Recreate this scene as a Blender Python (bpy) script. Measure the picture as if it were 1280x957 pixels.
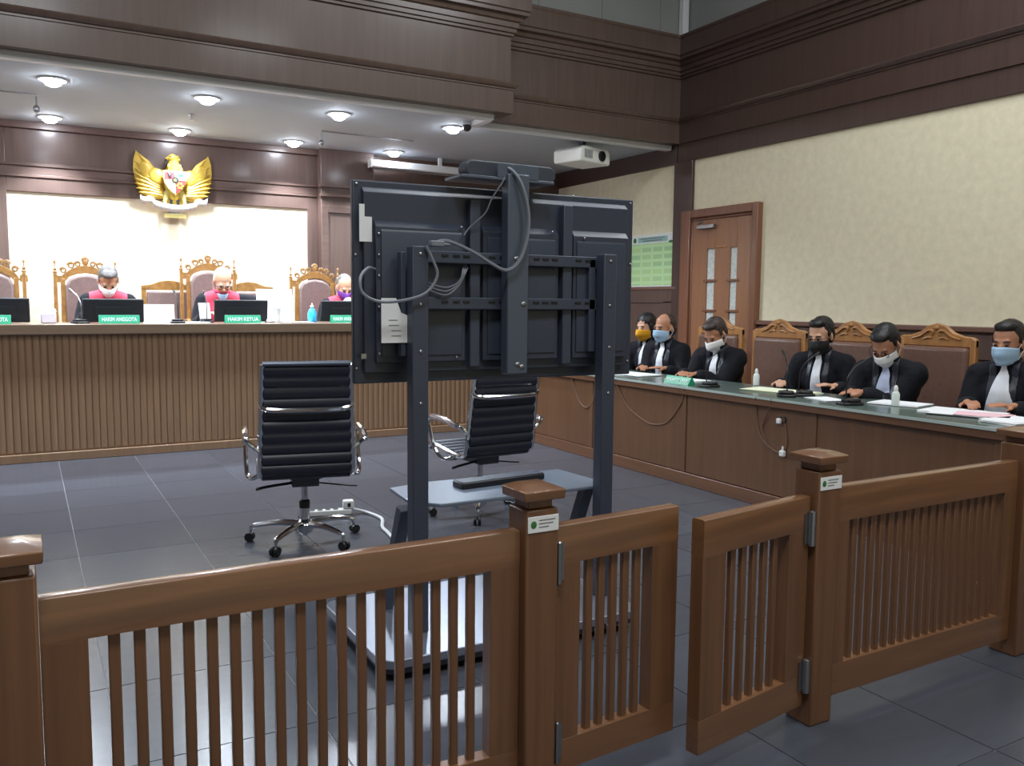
import bpy, bmesh, math, random
from math import sin, cos, pi, radians, sqrt
from mathutils import Vector, Matrix, noise
from mathutils.bvhtree import BVHTree

for o in list(bpy.data.objects):
    bpy.data.objects.remove(o)
random.seed(7)
SC = bpy.context.scene
TMP = bpy.data.scenes.new('workbench')      # where shapes are remeshed before use; removed at the end
COL = SC.collection


def scratch_depsgraph():
    with bpy.context.temp_override(scene=TMP, view_layer=TMP.view_layers[0]):
        return bpy.context.evaluated_depsgraph_get()



# ------------------------------------------------------------------ camera
cam_d = bpy.data.cameras.new('camera')
cam = bpy.data.objects.new('camera', cam_d)
COL.objects.link(cam)
SC.camera = cam
cam_d.sensor_width = 36.0
cam_d.lens = 1065.789 / 1280 * 36.0
cam_d.clip_start = 0.05
YAW, PITCH, ROLL, EYE = 0.5187, 0.0939631, -0.0088042, 1.39
_f = Vector((sin(YAW) * cos(PITCH), cos(YAW) * cos(PITCH), -sin(PITCH)))
_r = Vector((cos(YAW), -sin(YAW), 0))
_d = _f.cross(_r)
_r2 = cos(ROLL) * _r + sin(ROLL) * _d
_d2 = -sin(ROLL) * _r + cos(ROLL) * _d
_m = Matrix((_r2, -_d2, -_f)).transposed().to_4x4()
_m.translation = Vector((0, 0, EYE))
cam.matrix_world = _m

# ------------------------------------------------------------------ world, lights, exposure
SC.view_settings.view_transform = 'Standard'
SC.view_settings.look = 'None'
SC.view_settings.gamma = 1.0
SC.view_settings.use_curve_mapping = False
SC.view_settings.exposure = 0.0
w = bpy.data.worlds.new('world')
SC.world = w
w.use_nodes = True
w.node_tree.nodes['Background'].inputs[0].default_value = (0.75, 0.85, 1.0, 1)
w.node_tree.nodes['Background'].inputs[1].default_value = 0.25


def area_light(name, loc, sx, sy, power, col, rot=(0, 0, 0)):
    l = bpy.data.lights.new(name, 'AREA')
    l.shape = 'RECTANGLE'
    l.size, l.size_y = sx, sy
    l.energy = power
    l.color = col
    o = bpy.data.objects.new(name, l)
    o.location = loc
    o.rotation_euler = rot
    COL.objects.link(o)
    return o


# unseen ceiling lights assumed in the hall, powers set to brighten each area
for i, (lx, ly, pw) in enumerate(((0.3, 3.9, 60), (3.2, 3.9, 62), (0.0, 0.0, 140), (3.2, 0.0, 76), (5.0, 3.2, 80))):
    area_light('unseen_hall_lamp', (lx, ly, 5.5), 1.2, 1.2, pw, (0.93, 0.97, 1.0))


# ------------------------------------------------------------------ materials
def lin(c):
    return tuple(((v / 255) / 12.92 if v / 255 <= 0.04045 else ((v / 255 + 0.055) / 1.055) ** 2.4) for v in c) + (1,)


def mat(name, rgb, rough=0.5, metal=0.0, coat=0.0, var=0.0, vscale=(8, 8, 8), bump=0.0, spec=0.5, detail=4.0, emit=None, estr=0.0, alpha=None, objrand=0.0, transmission=0.0, distort=0.0, sheen=0.0):
    m = bpy.data.materials.new(name)
    m.use_nodes = True
    nt = m.node_tree
    b = nt.nodes['Principled BSDF']
    c = lin(rgb)
    b.inputs['Base Color'].default_value = c
    b.inputs['Roughness'].default_value = rough
    b.inputs['Metallic'].default_value = metal
    b.inputs['Specular IOR Level'].default_value = spec
    b.inputs['Coat Weight'].default_value = coat
    b.inputs['Coat Roughness'].default_value = 0.15
    if sheen:
        b.inputs['Sheen Weight'].default_value = sheen
    if transmission:
        b.inputs['Transmission Weight'].default_value = transmission
    if emit:
        b.inputs['Emission Color'].default_value = lin(emit)
        b.inputs['Emission Strength'].default_value = estr
    if var > 0 or bump > 0:
        tc = nt.nodes.new('ShaderNodeTexCoord')
        mp = nt.nodes.new('ShaderNodeMapping')
        mp.inputs['Scale'].default_value = vscale
        nz = nt.nodes.new('ShaderNodeTexNoise')
        nz.inputs['Scale'].default_value = 1.0
        nz.inputs['Detail'].default_value = detail
        nz.inputs['Roughness'].default_value = 0.6
        nz.inputs['Distortion'].default_value = distort
        nt.links.new(tc.outputs['Object'], mp.inputs['Vector'])
        nt.links.new(mp.outputs['Vector'], nz.inputs['Vector'])
        if var > 0:
            rp = nt.nodes.new('ShaderNodeValToRGB')
            rp.color_ramp.elements[0].position = 0.3
            rp.color_ramp.elements[1].position = 0.7
            rp.color_ramp.elements[0].color = tuple(v * (1 - var) for v in c[:3]) + (1,)
            rp.color_ramp.elements[1].color = tuple(min(1, v * (1 + var)) for v in c[:3]) + (1,)
            nt.links.new(nz.outputs['Fac'], rp.inputs['Fac'])
            last = rp.outputs['Color']
            if objrand:
                oi = nt.nodes.new('ShaderNodeObjectInfo')
                mr = nt.nodes.new('ShaderNodeMapRange')
                mr.inputs['To Min'].default_value = 1 - objrand
                mr.inputs['To Max'].default_value = 1 + objrand
                nt.links.new(oi.outputs['Random'], mr.inputs['Value'])
                mx = nt.nodes.new('ShaderNodeVectorMath')
                mx.operation = 'SCALE'
                nt.links.new(last, mx.inputs[0])
                nt.links.new(mr.outputs['Result'], mx.inputs['Scale'])
                last = mx.outputs['Vector']
            nt.links.new(last, b.inputs['Base Color'])
        if bump > 0:
            bp = nt.nodes.new('ShaderNodeBump')
            bp.inputs['Strength'].default_value = bump
            bp.inputs['Distance'].default_value = 0.01
            nt.links.new(nz.outputs['Fac'], bp.inputs['Height'])
            nt.links.new(bp.outputs['Normal'], b.inputs['Normal'])
    return m


def wood(name, rgb, axis='z', rough=0.35, var=0.22, coat=0.25):
    s = {'x': (1.5, 22, 22), 'y': (22, 1.5, 22), 'z': (22, 22, 1.2)}[axis]
    return mat(name, rgb, rough, 0, coat, var, s, 0.05, distort=0.6, detail=6)


M = {}
M['rail_x'] = wood('rail_wood_along', (122, 84, 56), 'x', coat=.8)
M['rail_z'] = wood('rail_wood_upright', (114, 79, 54), 'z')
M['panel_z'] = wood('panel_wood_upright', (94, 74, 67), 'z', 0.4, 0.16)
M['panel_x'] = wood('panel_wood_across', (98, 77, 70), 'x', 0.4, 0.16)
M['panel_y'] = wood('panel_wood_deep', (114, 82, 70), 'y', 0.4, 0.16)
M['beam'] = wood('beam_wood', (98, 79, 70), 'z', 0.38, 0.14)
M['beam_dark'] = wood('cornice_wood', (74, 56, 50), 'z', 0.4, 0.14)
M['bench'] = wood('bench_wood', (142, 112, 86), 'z', 0.4, 0.15)
M['bench_x'] = wood('bench_ledge_wood', (116, 96, 78), 'x', 0.35, 0.12)
M['table'] = wood('table_wood', (104, 72, 49), 'z', 0.42, 0.16)
M['table_y'] = wood('table_plinth_wood', (108, 74, 52), 'y', 0.4, 0.16)
M['door'] = wood('door_wood', (150, 104, 74), 'z', 0.4, 0.14)
M['door_frame'] = wood('door_frame_wood', (128, 84, 62), 'z', 0.4, 0.14)
M['gilt_wood'] = mat('carved_gilt_wood', (146, 106, 56), 0.35, 0, 0.3, 0.3, (18, 18, 18), 0.1)
M['oak'] = mat('carved_oak', (168, 118, 68), 0.4, 0, 0.2, 0.25, (16, 16, 6), 0.08)
M['leather'] = mat('brown_leather', (112, 82, 70), 0.45, 0, 0, 0.12, (30, 30, 30), 0.08)
M['leather_grey'] = mat('taupe_leather', (116, 96, 92), 0.45, 0, 0, 0.12, (30, 30, 30), 0.08)
M['cream'] = mat('cream_wallpaper', (228, 220, 191), 0.8, 0, 0, 0.07, (14, 14, 14), 0.08, detail=8)
M['cream_lit'] = mat('ivory_panel', (244, 232, 204), 0.7, 0, 0, 0.03, (8, 8, 8), 0.0)
M['ceiling'] = mat('ceiling_paint', (180, 188, 196), 0.8, 0, 0, 0.02, (4, 4, 4))
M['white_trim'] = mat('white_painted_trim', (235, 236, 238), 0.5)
M['hall_grey'] = mat('grey_upper_wall', (150, 152, 150), 0.8, 0, 0, 0.03, (3, 3, 3))
M['tile'] = mat('dark_stone_tile', (76, 79, 88), 0.25, 0, 0, 0.05, (5, 26, 5), 0.02, 0.32, objrand=0.1, detail=6)
M['grout'] = mat('pale_grout', (140, 140, 144), 0.7)
M['carpet'] = mat('platform_carpet', (90, 50, 44), 0.9)
M['black_metal'] = mat('black_powder_coat', (64, 71, 86), 0.42, 0.0, 0, 0.06, (60, 60, 60), 0.03)  # black coat lifted to blue-grey in colour, imitating lens haze
M['grey_metal'] = mat('grey_powder_coat', (86, 95, 110), 0.3, 0.2)
M['shelf_grey'] = mat('shelf_powder_coat', (122, 134, 152), 0.3, 0.2)
M['base_grey'] = mat('pale_steel_base', (150, 156, 170), 0.3, 0.6)
M['tv_plastic'] = mat('black_screen_plastic', (56, 63, 78), 0.38, 0, 0, 0.05, (40, 40, 40), 0.02)  # haze over the black plastic is put into its base colour
M['chrome'] = mat('chrome', (225, 228, 232), 0.1, 1.0)
M['steel'] = mat('brushed_steel', (170, 172, 176), 0.32, 1.0)
M['black_leather'] = mat('black_office_leather', (38, 42, 56), 0.38, 0, 0, 0.1, (50, 50, 50), 0.05)  # leather black raised towards blue to carry the overall haze
M['black_plastic'] = mat('black_plastic', (24, 25, 29), 0.4)
M['monitor'] = mat('black_monitor_shell', (24, 26, 35), 0.6)
M['white_plastic'] = mat('white_plastic', (228, 230, 228), 0.4)
M['paper'] = mat('white_paper', (238, 240, 242), 0.8)
M['paper_pink'] = mat('pink_paper', (238, 196, 204), 0.8)
M['paper_yellow'] = mat('pale_yellow_paper', (232, 236, 206), 0.8)
M['plate_green'] = mat('green_name_plate', (34, 150, 112), 0.4)
M['lettering'] = mat('white_lettering', (225, 250, 240), 0.5)
M['ink'] = mat('grey_ink', (120, 124, 126), 0.7)
M['sticker_green'] = mat('green_print', (58, 120, 62), 0.6)
M['glass_top'] = mat('green_table_cover', (88, 104, 98), 0.25, 0, 0.3, 0.05, (6, 6, 6))
M['glass_edge'] = mat('pale_glass_edge', (176, 190, 184), 0.3)
M['cable_grey'] = mat('grey_cable', (120, 126, 136), 0.45)
M['cable_white'] = mat('white_cable', (214, 216, 220), 0.5)
M['cable_black'] = mat('black_cable', (36, 38, 44), 0.5)
M['cable_tan'] = mat('tan_cable', (112, 84, 66), 0.6)
M['gold'] = mat('gold_paint', (206, 172, 66), 0.4, 0.1, 0.2, 0.12, (30, 30, 30))
M['gold_pale'] = mat('pale_gold_paint', (222, 206, 130), 0.45)
M['white_enamel'] = mat('white_enamel', (238, 234, 222), 0.5)
M['red_enamel'] = mat('red_enamel', (190, 44, 44), 0.5)
M['black_enamel'] = mat('black_enamel', (30, 28, 28), 0.5)
M['green_enamel'] = mat('green_enamel', (44, 96, 72), 0.5)
M['robe'] = mat('black_robe_cloth', (17, 18, 26), 0.8, 0, 0, 0.15, (40, 40, 40), 0.05, 0.25, sheen=0.03)
M['robe_satin'] = mat('black_satin_band', (36, 38, 50), 0.4)
M['red_cloth'] = mat('red_velvet', (200, 66, 90), 0.75, 0, 0, 0.1, (30, 30, 30))
M['trouser'] = mat('dark_trousers', (32, 32, 38), 0.8)
M['shoe'] = mat('black_shoe_leather', (18, 18, 18), 0.35)
M['shirt'] = mat('white_cloth', (232, 236, 244), 0.8, 0, 0, 0.03, (30, 30, 30), 0.05)
M['shirt_blue'] = mat('pale_blue_shirt', (196, 206, 234), 0.8)
M['skin'] = mat('tan_skin', (182, 128, 98), 0.5, 0, 0, 0.05, (20, 20, 20))
M['skin_pale'] = mat('fair_skin', (208, 160, 132), 0.5, 0, 0, 0.05, (20, 20, 20))
M['hair_black'] = mat('black_hair', (24, 22, 24), 0.5, 0, 0, 0.3, (60, 60, 14), 0.3)
M['hair_brown'] = mat('dark_brown_hair', (58, 46, 42), 0.5, 0, 0, 0.3, (60, 60, 14), 0.3)
M['hair_grey'] = mat('grey_hair', (104, 100, 98), 0.55, 0, 0, 0.3, (60, 60, 14), 0.3)
M['hair_white'] = mat('white_hair', (214, 206, 200), 0.55, 0, 0, 0.15, (60, 60, 14), 0.3)
M['mask_white'] = mat('white_mask', (246, 246, 248), 0.8)
M['mask_blue'] = mat('pale_blue_mask', (166, 198, 226), 0.8)
M['mask_black'] = mat('black_mask', (32, 32, 36), 0.8)
M['mask_yellow'] = mat('yellow_mask', (222, 160, 30), 0.8)
M['mask_purple'] = mat('purple_mask', (112, 54, 150), 0.8)
M['eye'] = mat('dark_eye', (24, 18, 16), 0.2)
M['lens'] = mat('spectacle_lens', (200, 205, 210), 0.05, 0, 0, transmission=1.0)
M['lamp'] = mat('lamp_disc', (255, 255, 255), 0.5, emit=(236, 243, 255), estr=80.0)
M['door_glass'] = mat('frosted_door_glass', (206, 212, 208), 0.35, 0, 0, 0.2, (40, 40, 40), 0.1)
M['bottle_blue'] = mat('blue_gel_bottle', (60, 176, 232), 0.25, 0, 0.3)
M['bottle_white'] = mat('white_gel_bottle', (226, 236, 232), 0.3, 0, 0.2)
M['grey_tissue'] = mat('pale_tissue_box', (214, 206, 218), 0.6)
M['beige'] = mat('projector_shell', (248, 250, 244), 0.4)


def poster_material():
    m = bpy.data.materials.new('green_notice_print')
    m.use_nodes = True
    nt = m.node_tree
    b = nt.nodes['Principled BSDF']
    b.inputs['Roughness'].default_value = 0.5
    tc = nt.nodes.new('ShaderNodeTexCoord')
    mp = nt.nodes.new('ShaderNodeMapping')
    mp.inputs['Rotation'].default_value = (0, radians(90), radians(90))
    br = nt.nodes.new('ShaderNodeTexBrick')
    br.offset = 0.0
    br.inputs['Color1'].default_value = lin((158, 198, 148))
    br.inputs['Color2'].default_value = lin((182, 214, 146))
    br.inputs['Mortar'].default_value = lin((190, 222, 168))
    br.inputs['Scale'].default_value = 1.0
    br.inputs['Mortar Size'].default_value = 0.018
    br.inputs['Brick Width'].default_value = 0.2
    br.inputs['Row Height'].default_value = 0.085
    nt.links.new(tc.outputs['Object'], mp.inputs['Vector'])
    nt.links.new(mp.outputs['Vector'], br.inputs['Vector'])
    nt.links.new(br.outputs['Color'], b.inputs['Base Color'])
    return m


M['poster'] = poster_material()
M['poster_head'] = mat('poster_header_print', (150, 188, 184), 0.5)


# ------------------------------------------------------------------ mesh helpers
def catmull(pts, n=6):
    P = [Vector(p) for p in pts]
    if len(P) < 3:
        return P
    out = []
    for i in range(len(P) - 1):
        p0 = P[max(i - 1, 0)]; p1 = P[i]; p2 = P[i + 1]; p3 = P[min(i + 2, len(P) - 1)]
        for k in range(n):
            t = k / n
            out.append(0.5 * ((2 * p1) + (p2 - p0) * t + (2 * p0 - 5 * p1 + 4 * p2 - p3) * t * t + (3 * p1 - p0 - 3 * p2 + p3) * t ** 3))
    out.append(P[-1])
    return out


class MB:
    def __init__(s):
        s.v, s.f, s.m = [], [], []
        s.cur = 0

    def add(s, vs, fs):
        n = len(s.v)
        s.v += [tuple(v) for v in vs]
        s.f += [tuple(i + n for i in f) for f in fs]
        s.m += [s.cur] * len(fs)
        return s

    def box(s, x0, x1, y0, y1, z0, z1):
        vs = [(x0, y0, z0), (x1, y0, z0), (x1, y1, z0), (x0, y1, z0), (x0, y0, z1), (x1, y0, z1), (x1, y1, z1), (x0, y1, z1)]
        return s.add(vs, [(3, 2, 1, 0), (4, 5, 6, 7), (0, 1, 5, 4), (1, 2, 6, 5), (2, 3, 7, 6), (3, 0, 4, 7)])

    def cbox(s, c, d, rot=None):
        vs = []
        for z in (-.5, .5):
            for x, y in ((-.5, -.5), (.5, -.5), (.5, .5), (-.5, .5)):
                v = Vector((x * d[0], y * d[1], z * d[2]))
                if rot is not None:
                    v = rot @ v
                vs.append(v + Vector(c))
        return s.add(vs, [(3, 2, 1, 0), (4, 5, 6, 7), (0, 1, 5, 4), (1, 2, 6, 5), (2, 3, 7, 6), (3, 0, 4, 7)])

    def bar(s, a, b, w, d, up=(0, 0, 1)):
        a, b = Vector(a), Vector(b)
        t = (b - a).normalized()
        u = Vector(up)
        sx = t.cross(u)
        if sx.length < 1e-4:
            sx = t.cross(Vector((0, 1, 0)))
        sx.normalize()
        sy = sx.cross(t)
        vs = []
        for p in (a, b):
            for i, j in ((-1, -1), (1, -1), (1, 1), (-1, 1)):
                vs.append(p + sx * (i * w / 2) + sy * (j * d / 2))
        return s.add(vs, [(3, 2, 1, 0), (4, 5, 6, 7), (0, 1, 5, 4), (1, 2, 6, 5), (2, 3, 7, 6), (3, 0, 4, 7)])

    def tube(s, pts, r, seg=8, smooth=6, closed=False, flat=None):
        P = catmull(pts, smooth) if smooth else [Vector(p) for p in pts]
        n = len(P)
        rr = r if isinstance(r, (list, tuple)) else None
        t0 = (P[1] - P[0]).normalized()
        nrm = t0.orthogonal().normalized()
        if flat:
            nrm = Vector(flat).normalized()
        vs = []
        for i in range(n):
            t = (P[min(i + 1, n - 1)] - P[max(i - 1, 0)]).normalized()
            nrm = (nrm - t * nrm.dot(t))
            if nrm.length < 1e-6:
                nrm = t.orthogonal()
            nrm.normalize()
            bi = t.cross(nrm)
            if rr:
                q = i / (n - 1) * (len(rr) - 1)
                k = min(int(q), len(rr) - 2)
                rad = rr[k] + (rr[k + 1] - rr[k]) * (q - k)
            else:
                rad = r
            for j in range(seg):
                a = 2 * pi * j / seg
                vs.append(P[i] + nrm * (rad * cos(a)) + bi * (rad * sin(a)))
        fs = []
        for i in range(n - 1):
            for j in range(seg):
                k = (j + 1) % seg
                fs.append((i * seg + j, i * seg + k, (i + 1) * seg + k, (i + 1) * seg + j))
        fs.append(tuple(reversed(range(seg))))
        fs.append(tuple((n - 1) * seg + j for j in range(seg)))
        return s.add(vs, fs)

    def lathe(s, prof, c=(0, 0, 0), seg=16, axis=None, ring=False):
        vs, fs = [], []
        R = Matrix.Identity(3) if axis is None else Vector((0, 0, 1)).rotation_difference(Vector(axis)).to_matrix()
        for r, z in prof:
            for j in range(seg):
                a = 2 * pi * j / seg
                vs.append(R @ Vector((r * cos(a), r * sin(a), z)) + Vector(c))
        n = len(prof)
        for i in range(n - 1):
            for j in range(seg):
                k = (j + 1) % seg
                fs.append((i * seg + j, i * seg + k, (i + 1) * seg + k, (i + 1) * seg + j))
        if ring:
            for j in range(seg):
                k = (j + 1) % seg
                fs.append(((n - 1) * seg + j, (n - 1) * seg + k, k, j))
        else:
            fs.append(tuple(reversed(range(seg))))
            fs.append(tuple((n - 1) * seg + j for j in range(seg)))
        return s.add(vs, fs)

    def ball(s, c, r, seg=12, rings=8, rot=None):
        if not isinstance(r, (list, tuple)):
            r = (r, r, r)
        vs, fs = [], []
        c = Vector(c)
        for i in range(1, rings):
            th = pi * i / rings
            for j in range(seg):
                a = 2 * pi * j / seg
                v = Vector((r[0] * sin(th) * cos(a), r[1] * sin(th) * sin(a), r[2] * cos(th)))
                if rot is not None:
                    v = rot @ v
                vs.append(v + c)
        top = Vector((0, 0, r[2])); bot = Vector((0, 0, -r[2]))
        if rot is not None:
            top, bot = rot @ top, rot @ bot
        vs += [top + c, bot + c]
        T, B = len(vs) - 2, len(vs) - 1
        for i in range(rings - 2):
            for j in range(seg):
                k = (j + 1) % seg
                fs.append((i * seg + j, (i + 1) * seg + j, (i + 1) * seg + k, i * seg + k))
        for j in range(seg):
            k = (j + 1) % seg
            fs.append((T, j, k))
            fs.append((B, (rings - 2) * seg + k, (rings - 2) * seg + j))
        return s.add(vs, fs)

    def prism(s, poly, y0, y1, plane='xz'):
        """poly of (a, b) extruded between y0 and y1 along the third axis"""
        def P(a, b, t):
            return {'xz': (a, t, b), 'xy': (a, b, t), 'yz': (t, a, b)}[plane]
        n = len(poly)
        vs = [P(a, b, y0) for a, b in poly] + [P(a, b, y1) for a, b in poly]
        fs = [tuple(range(n)), tuple(reversed(range(n, 2 * n)))]
        for i in range(n):
            k = (i + 1) % n
            fs.append((i, i + n, k + n, k))
        return s.add(vs, fs)

    def strip(s, left, right):
        n = len(left)
        return s.add(list(left) + list(right), [(i, i + 1, n + i + 1, n + i) for i in range(n - 1)])

    def capsule(s, a, b, ra, rb, seg=12):
        a, b = Vector(a), Vector(b)
        t = b - a
        L = t.length
        t = t.normalized() if L > 1e-6 else Vector((0, 0, 1))
        prof = []
        for i in range(0, 5):
            q = pi / 2 * i / 4
            prof.append((max(ra * sin(q), 1e-4), -ra * cos(q)))
        for i in range(0, 5):
            q = pi / 2 * i / 4
            prof.append((max(rb * cos(q), 1e-4), L + rb * sin(q)))
        R = Vector((0, 0, 1)).rotation_difference(t).to_matrix()
        vs, fs = [], []
        for r, z in prof:
            for j in range(seg):
                an = 2 * pi * j / seg
                vs.append(R @ Vector((r * cos(an), r * sin(an), z)) + a)
        for i in range(len(prof) - 1):
            for j in range(seg):
                k = (j + 1) % seg
                fs.append((i * seg + j, i * seg + k, (i + 1) * seg + k, (i + 1) * seg + j))
        fs.append(tuple(reversed(range(seg))))
        fs.append(tuple((len(prof) - 1) * seg + j for j in range(seg)))
        return s.add(vs, fs)

    def mesh(s, name, smooth=35):
        me = bpy.data.meshes.new(name)
        me.from_pydata(s.v, [], s.f)
        bm = bmesh.new()
        bm.from_mesh(me)
        bmesh.ops.recalc_face_normals(bm, faces=bm.faces)
        bm.to_mesh(me)
        bm.free()
        if any(s.m):
            me.polygons.foreach_set('material_index', s.m)
        if smooth:
            me.polygons.foreach_set('use_smooth', [True] * len(me.polygons))
            me.set_sharp_from_angle(angle=radians(smooth))
        me.update()
        return me

    def build(s, name, mats, parent=None, bevel=0.0, loc=None, smooth=35, seg=2):
        me = s.mesh(name, smooth)
        return link(name, me, mats, parent, bevel, loc, seg)


def link(name, me, mats, parent=None, bevel=0.0, loc=None, seg=2):
    o = bpy.data.objects.new(name, me)
    COL.objects.link(o)
    if not me.materials:
        for m_ in (mats if isinstance(mats, (list, tuple)) else [mats]):
            me.materials.append(m_)
    if parent is not None:
        o.parent = parent
    if loc is not None:
        o.location = loc
    if bevel:
        b = o.modifiers.new('edge', 'BEVEL')
        b.width = bevel
        b.segments = seg
        b.limit_method = 'ANGLE'
        b.angle_limit = radians(40)
    return o


def tag(o, label, cat, group=None):
    o['label'] = label
    o['category'] = cat
    if group:
        o['group'] = group
    return o


def thing(name, label, cat, loc=(0, 0, 0), rz=0.0, group=None):
    o = bpy.data.objects.new(name, None)
    o.empty_display_size = 0.1
    COL.objects.link(o)
    o.location = loc
    o.rotation_euler = (0, 0, rz)
    return tag(o, label, cat, group)


def struct(o):
    o['kind'] = 'structure'
    return o


def dup(root, loc, rz=None, label=None):
    def cp(o, parent):
        c = o.copy()
        COL.objects.link(c)
        c.parent = parent
        for ch in list(o.children):
            cp(ch, c)
        return c
    r = cp(root, None)
    r.location = loc
    if rz is not None:
        r.rotation_euler = (0, 0, rz)
    if label:
        r['label'] = label
    return r


def text(name, body, size, m, parent, loc, rot, align='CENTER', depth=0.001, width=None):
    c = bpy.data.curves.new(name, 'FONT')
    c.body = body
    c.size = size
    c.align_x = align
    c.align_y = 'CENTER'
    c.extrude = depth
    c.materials.append(m)
    tmp = bpy.data.objects.new('tmp', c)
    TMP.collection.objects.link(tmp)
    dg = scratch_depsgraph()
    me = bpy.data.meshes.new_from_object(tmp.evaluated_get(dg))
    bpy.data.objects.remove(tmp)
    bpy.data.curves.remove(c)
    me.name = name
    if width:
        xs = [v.co.x for v in me.vertices]
        k = width / max(max(xs) - min(xs), .001)
        for v in me.vertices:
            v.co.x *= k
    o = link(name, me, m, parent, 0, loc)
    o.rotation_euler = rot
    return o


# ================================================================== STRUCTURE
XW, YB, ZC = 6.44, 10.05, 3.15        # right wall, back wall, dropped ceiling
XL, YR, ZH = -3.2, -3.0, 5.6          # left wall, rear wall, hall ceiling
BENCH_Y, BENCH_Z = 8.2, 1.175
PLAT = 0.42

# floor: recessed grout bed, tiles as separate pieces
fl = struct(MB().box(XL, XW, YR, 8.25, -0.12, -0.004).build('floor', M['grout']))
T = 0.6
tm = MB().box(-T / 2 + .0025, T / 2 - .0025, -T / 2 + .0025, T / 2 - .0025, -0.012, 0).mesh('tile')
tm.materials.append(M['tile'])
for i in range(-5, 11):
    for j in range(-12, 5):
        cx, cy = 0.205 + T * i - T / 2, 6.27 + T * j - T / 2 + T
        if cx - T / 2 < XL or cx + T / 2 > XW + 0.31 or cy + T / 2 > 8.75:
            continue
        t_ = link('tile', tm, M['tile'], fl)
        t_.location = (cx, cy, 0)
struct(MB().box(XL, 4.5, BENCH_Y + 0.13, YB, 0.001, PLAT).build('floor_platform', M['carpet']))

# walls
wb = MB()
wb.box(XL, XW + .2, YB, YB + 0.15, 0, ZH)
wall_back = struct(wb.build('wall_back', M['panel_z']))
# wood facing of the back wall around the ivory panel
fac = MB()
fac.box(XL, -0.11, YB - .035, YB, 0, ZC)
fac.box(-0.11, 2.93, YB - .035, YB, 2.46, ZC)
fac.box(2.93, 3.05, YB - .035, YB, 0, ZC)
fac.box(3.7, XW, YB - .035, YB, 0, ZC)
fac.build('facing', M['panel_z'], wall_back, 0.004)
MB().box(-0.11, 2.93, YB - .012, YB, 0.4, 2.46).build('ivory_panel', M['cream_lit'], wall_back)
mo = MB()
for z0, z1, d in ((2.605, 2.635, .05), (2.715, 2.745, .055), (2.635, 2.715, .042)):
    mo.box(XL, 3.05, YB - d, YB - .03, z0, z1)
    mo.box(3.7, XW, YB - d, YB - .03, z0, z1)
mo.box(XL, 3.05, YB - .09, YB - .03, ZC - .07, ZC)
struct(mo.build('trim_1', M['panel_x'], None, 0.004))
# engaged column right of the ivory panel
co = MB()
co.box(3.05, 3.7, 9.86, YB, 0, ZC)
cw = struct(co.build('wall_column', M['panel_z'], None, 0.006))
c2 = MB()
c2.box(3.03, 3.72, 9.835, 9.87, 2.6, 2.63)
c2.box(3.025, 3.725, 9.83, 9.87, 2.71, 2.745)
for a, b, z0, z1 in ((3.05, 3.13, 0, 2.5), (3.62, 3.7, 0, 2.5), (3.13, 3.62, 2.42, 2.5)):
    c2.box(a, b, 9.845, 9.865, z0, z1)
c2.build('column_moulding', M['panel_x'], cw, 0.003)

wr = struct(MB().box(XW, XW + .15, YR, YB + .15, 0, ZH).build('wall_right', M['hall_grey']))
MB().box(XW - .012, XW, YR, 7.3, 1.2, 2.97).build('wallpaper', M['cream'], wr)
MB().box(XW - .012, XW, 7.5, YB - .03, 1.55, 2.97).build('wallpaper', M['cream'], wr)
# wainscot with framed panels
ws = MB()
ws.box(XW - .03, XW, YR, 7.3, 0, 1.2)
ws.box(XW - .03, XW, 7.5, YB - .03, 0, 1.55)
ws.build('wainscot', M['panel_z'], wr)
wp = MB()
for k in range(-2, 6):
    y0 = 0.25 + k * 1.02
    for (a, b, c, d) in ((y0, y0 + .14, .12, 1.17), (y0 + .14, y0 + 1.02, .98, 1.17), (y0 + .14, y0 + 1.02, .0, .15)):
        wp.box(XW - .045, XW - .028, a, min(b, 6.26), c, d)
wp.box(XW - .045, XW - .028, 7.55, YB - .03, 1.40, 1.55)
wp.box(XW - .045, XW - .028, 7.55, 7.72, 0, 1.42)
wp.build('wainscot_frame', M['panel_z'], wr, 0.004)
dr = MB()
dr.box(XW - .065, XW, YR, 6.26, 1.19, 1.235)
dr.box(XW - .055, XW, 7.5, YB - .03, 1.55, 1.585)
struct(dr.build('trim_2', M['panel_y'], None, 0.008))
# pilaster at the inner corner
struct(MB().box(XW - .05, XW, 7.27, 7.57, 0, 2.96).build('wall_pilaster', M['beam_dark'], None, 0.006))

struct(MB().box(XL - .15, XL, YR, YB, 0, ZH).build('wall_left', M['panel_z']))
struct(MB().box(XL, XW, YR - .15, YR, 0, ZH).build('wall_rear', M['cream']))
struct(MB().box(XL, XW, YR, 7.5, ZH, ZH + .1).build('ceiling_hall', M['hall_grey']))

# upper wall over the beam, with panel seams
Y1, Y2, XE = 7.20, 7.55, 4.02
up = MB()
up.box(XL, XE + .1, Y1, Y1 + .2, 4.2, ZH)
up.build('wall_upper_left', M['hall_grey'])['kind'] = 'structure'
uo = MB()
for x0, x1 in ((XE - .2, 4.55), (4.555, 5.32), (5.325, 6.09), (6.095, XW)):
    uo.box(x0, x1, Y2 - .04, Y2 + .2, 4.2, ZH)
uo.build('wall_upper_back', M['hall_grey'])['kind'] = 'structure'
struct(MB().box(XW - .1, XW - .02, Y2 - .13, Y2 - .05, 4.26, ZH).build('pale_corner_strip', M['white_trim'], None, 0.01))  # added strip imitating a pale upright band at the wall corner

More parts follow.
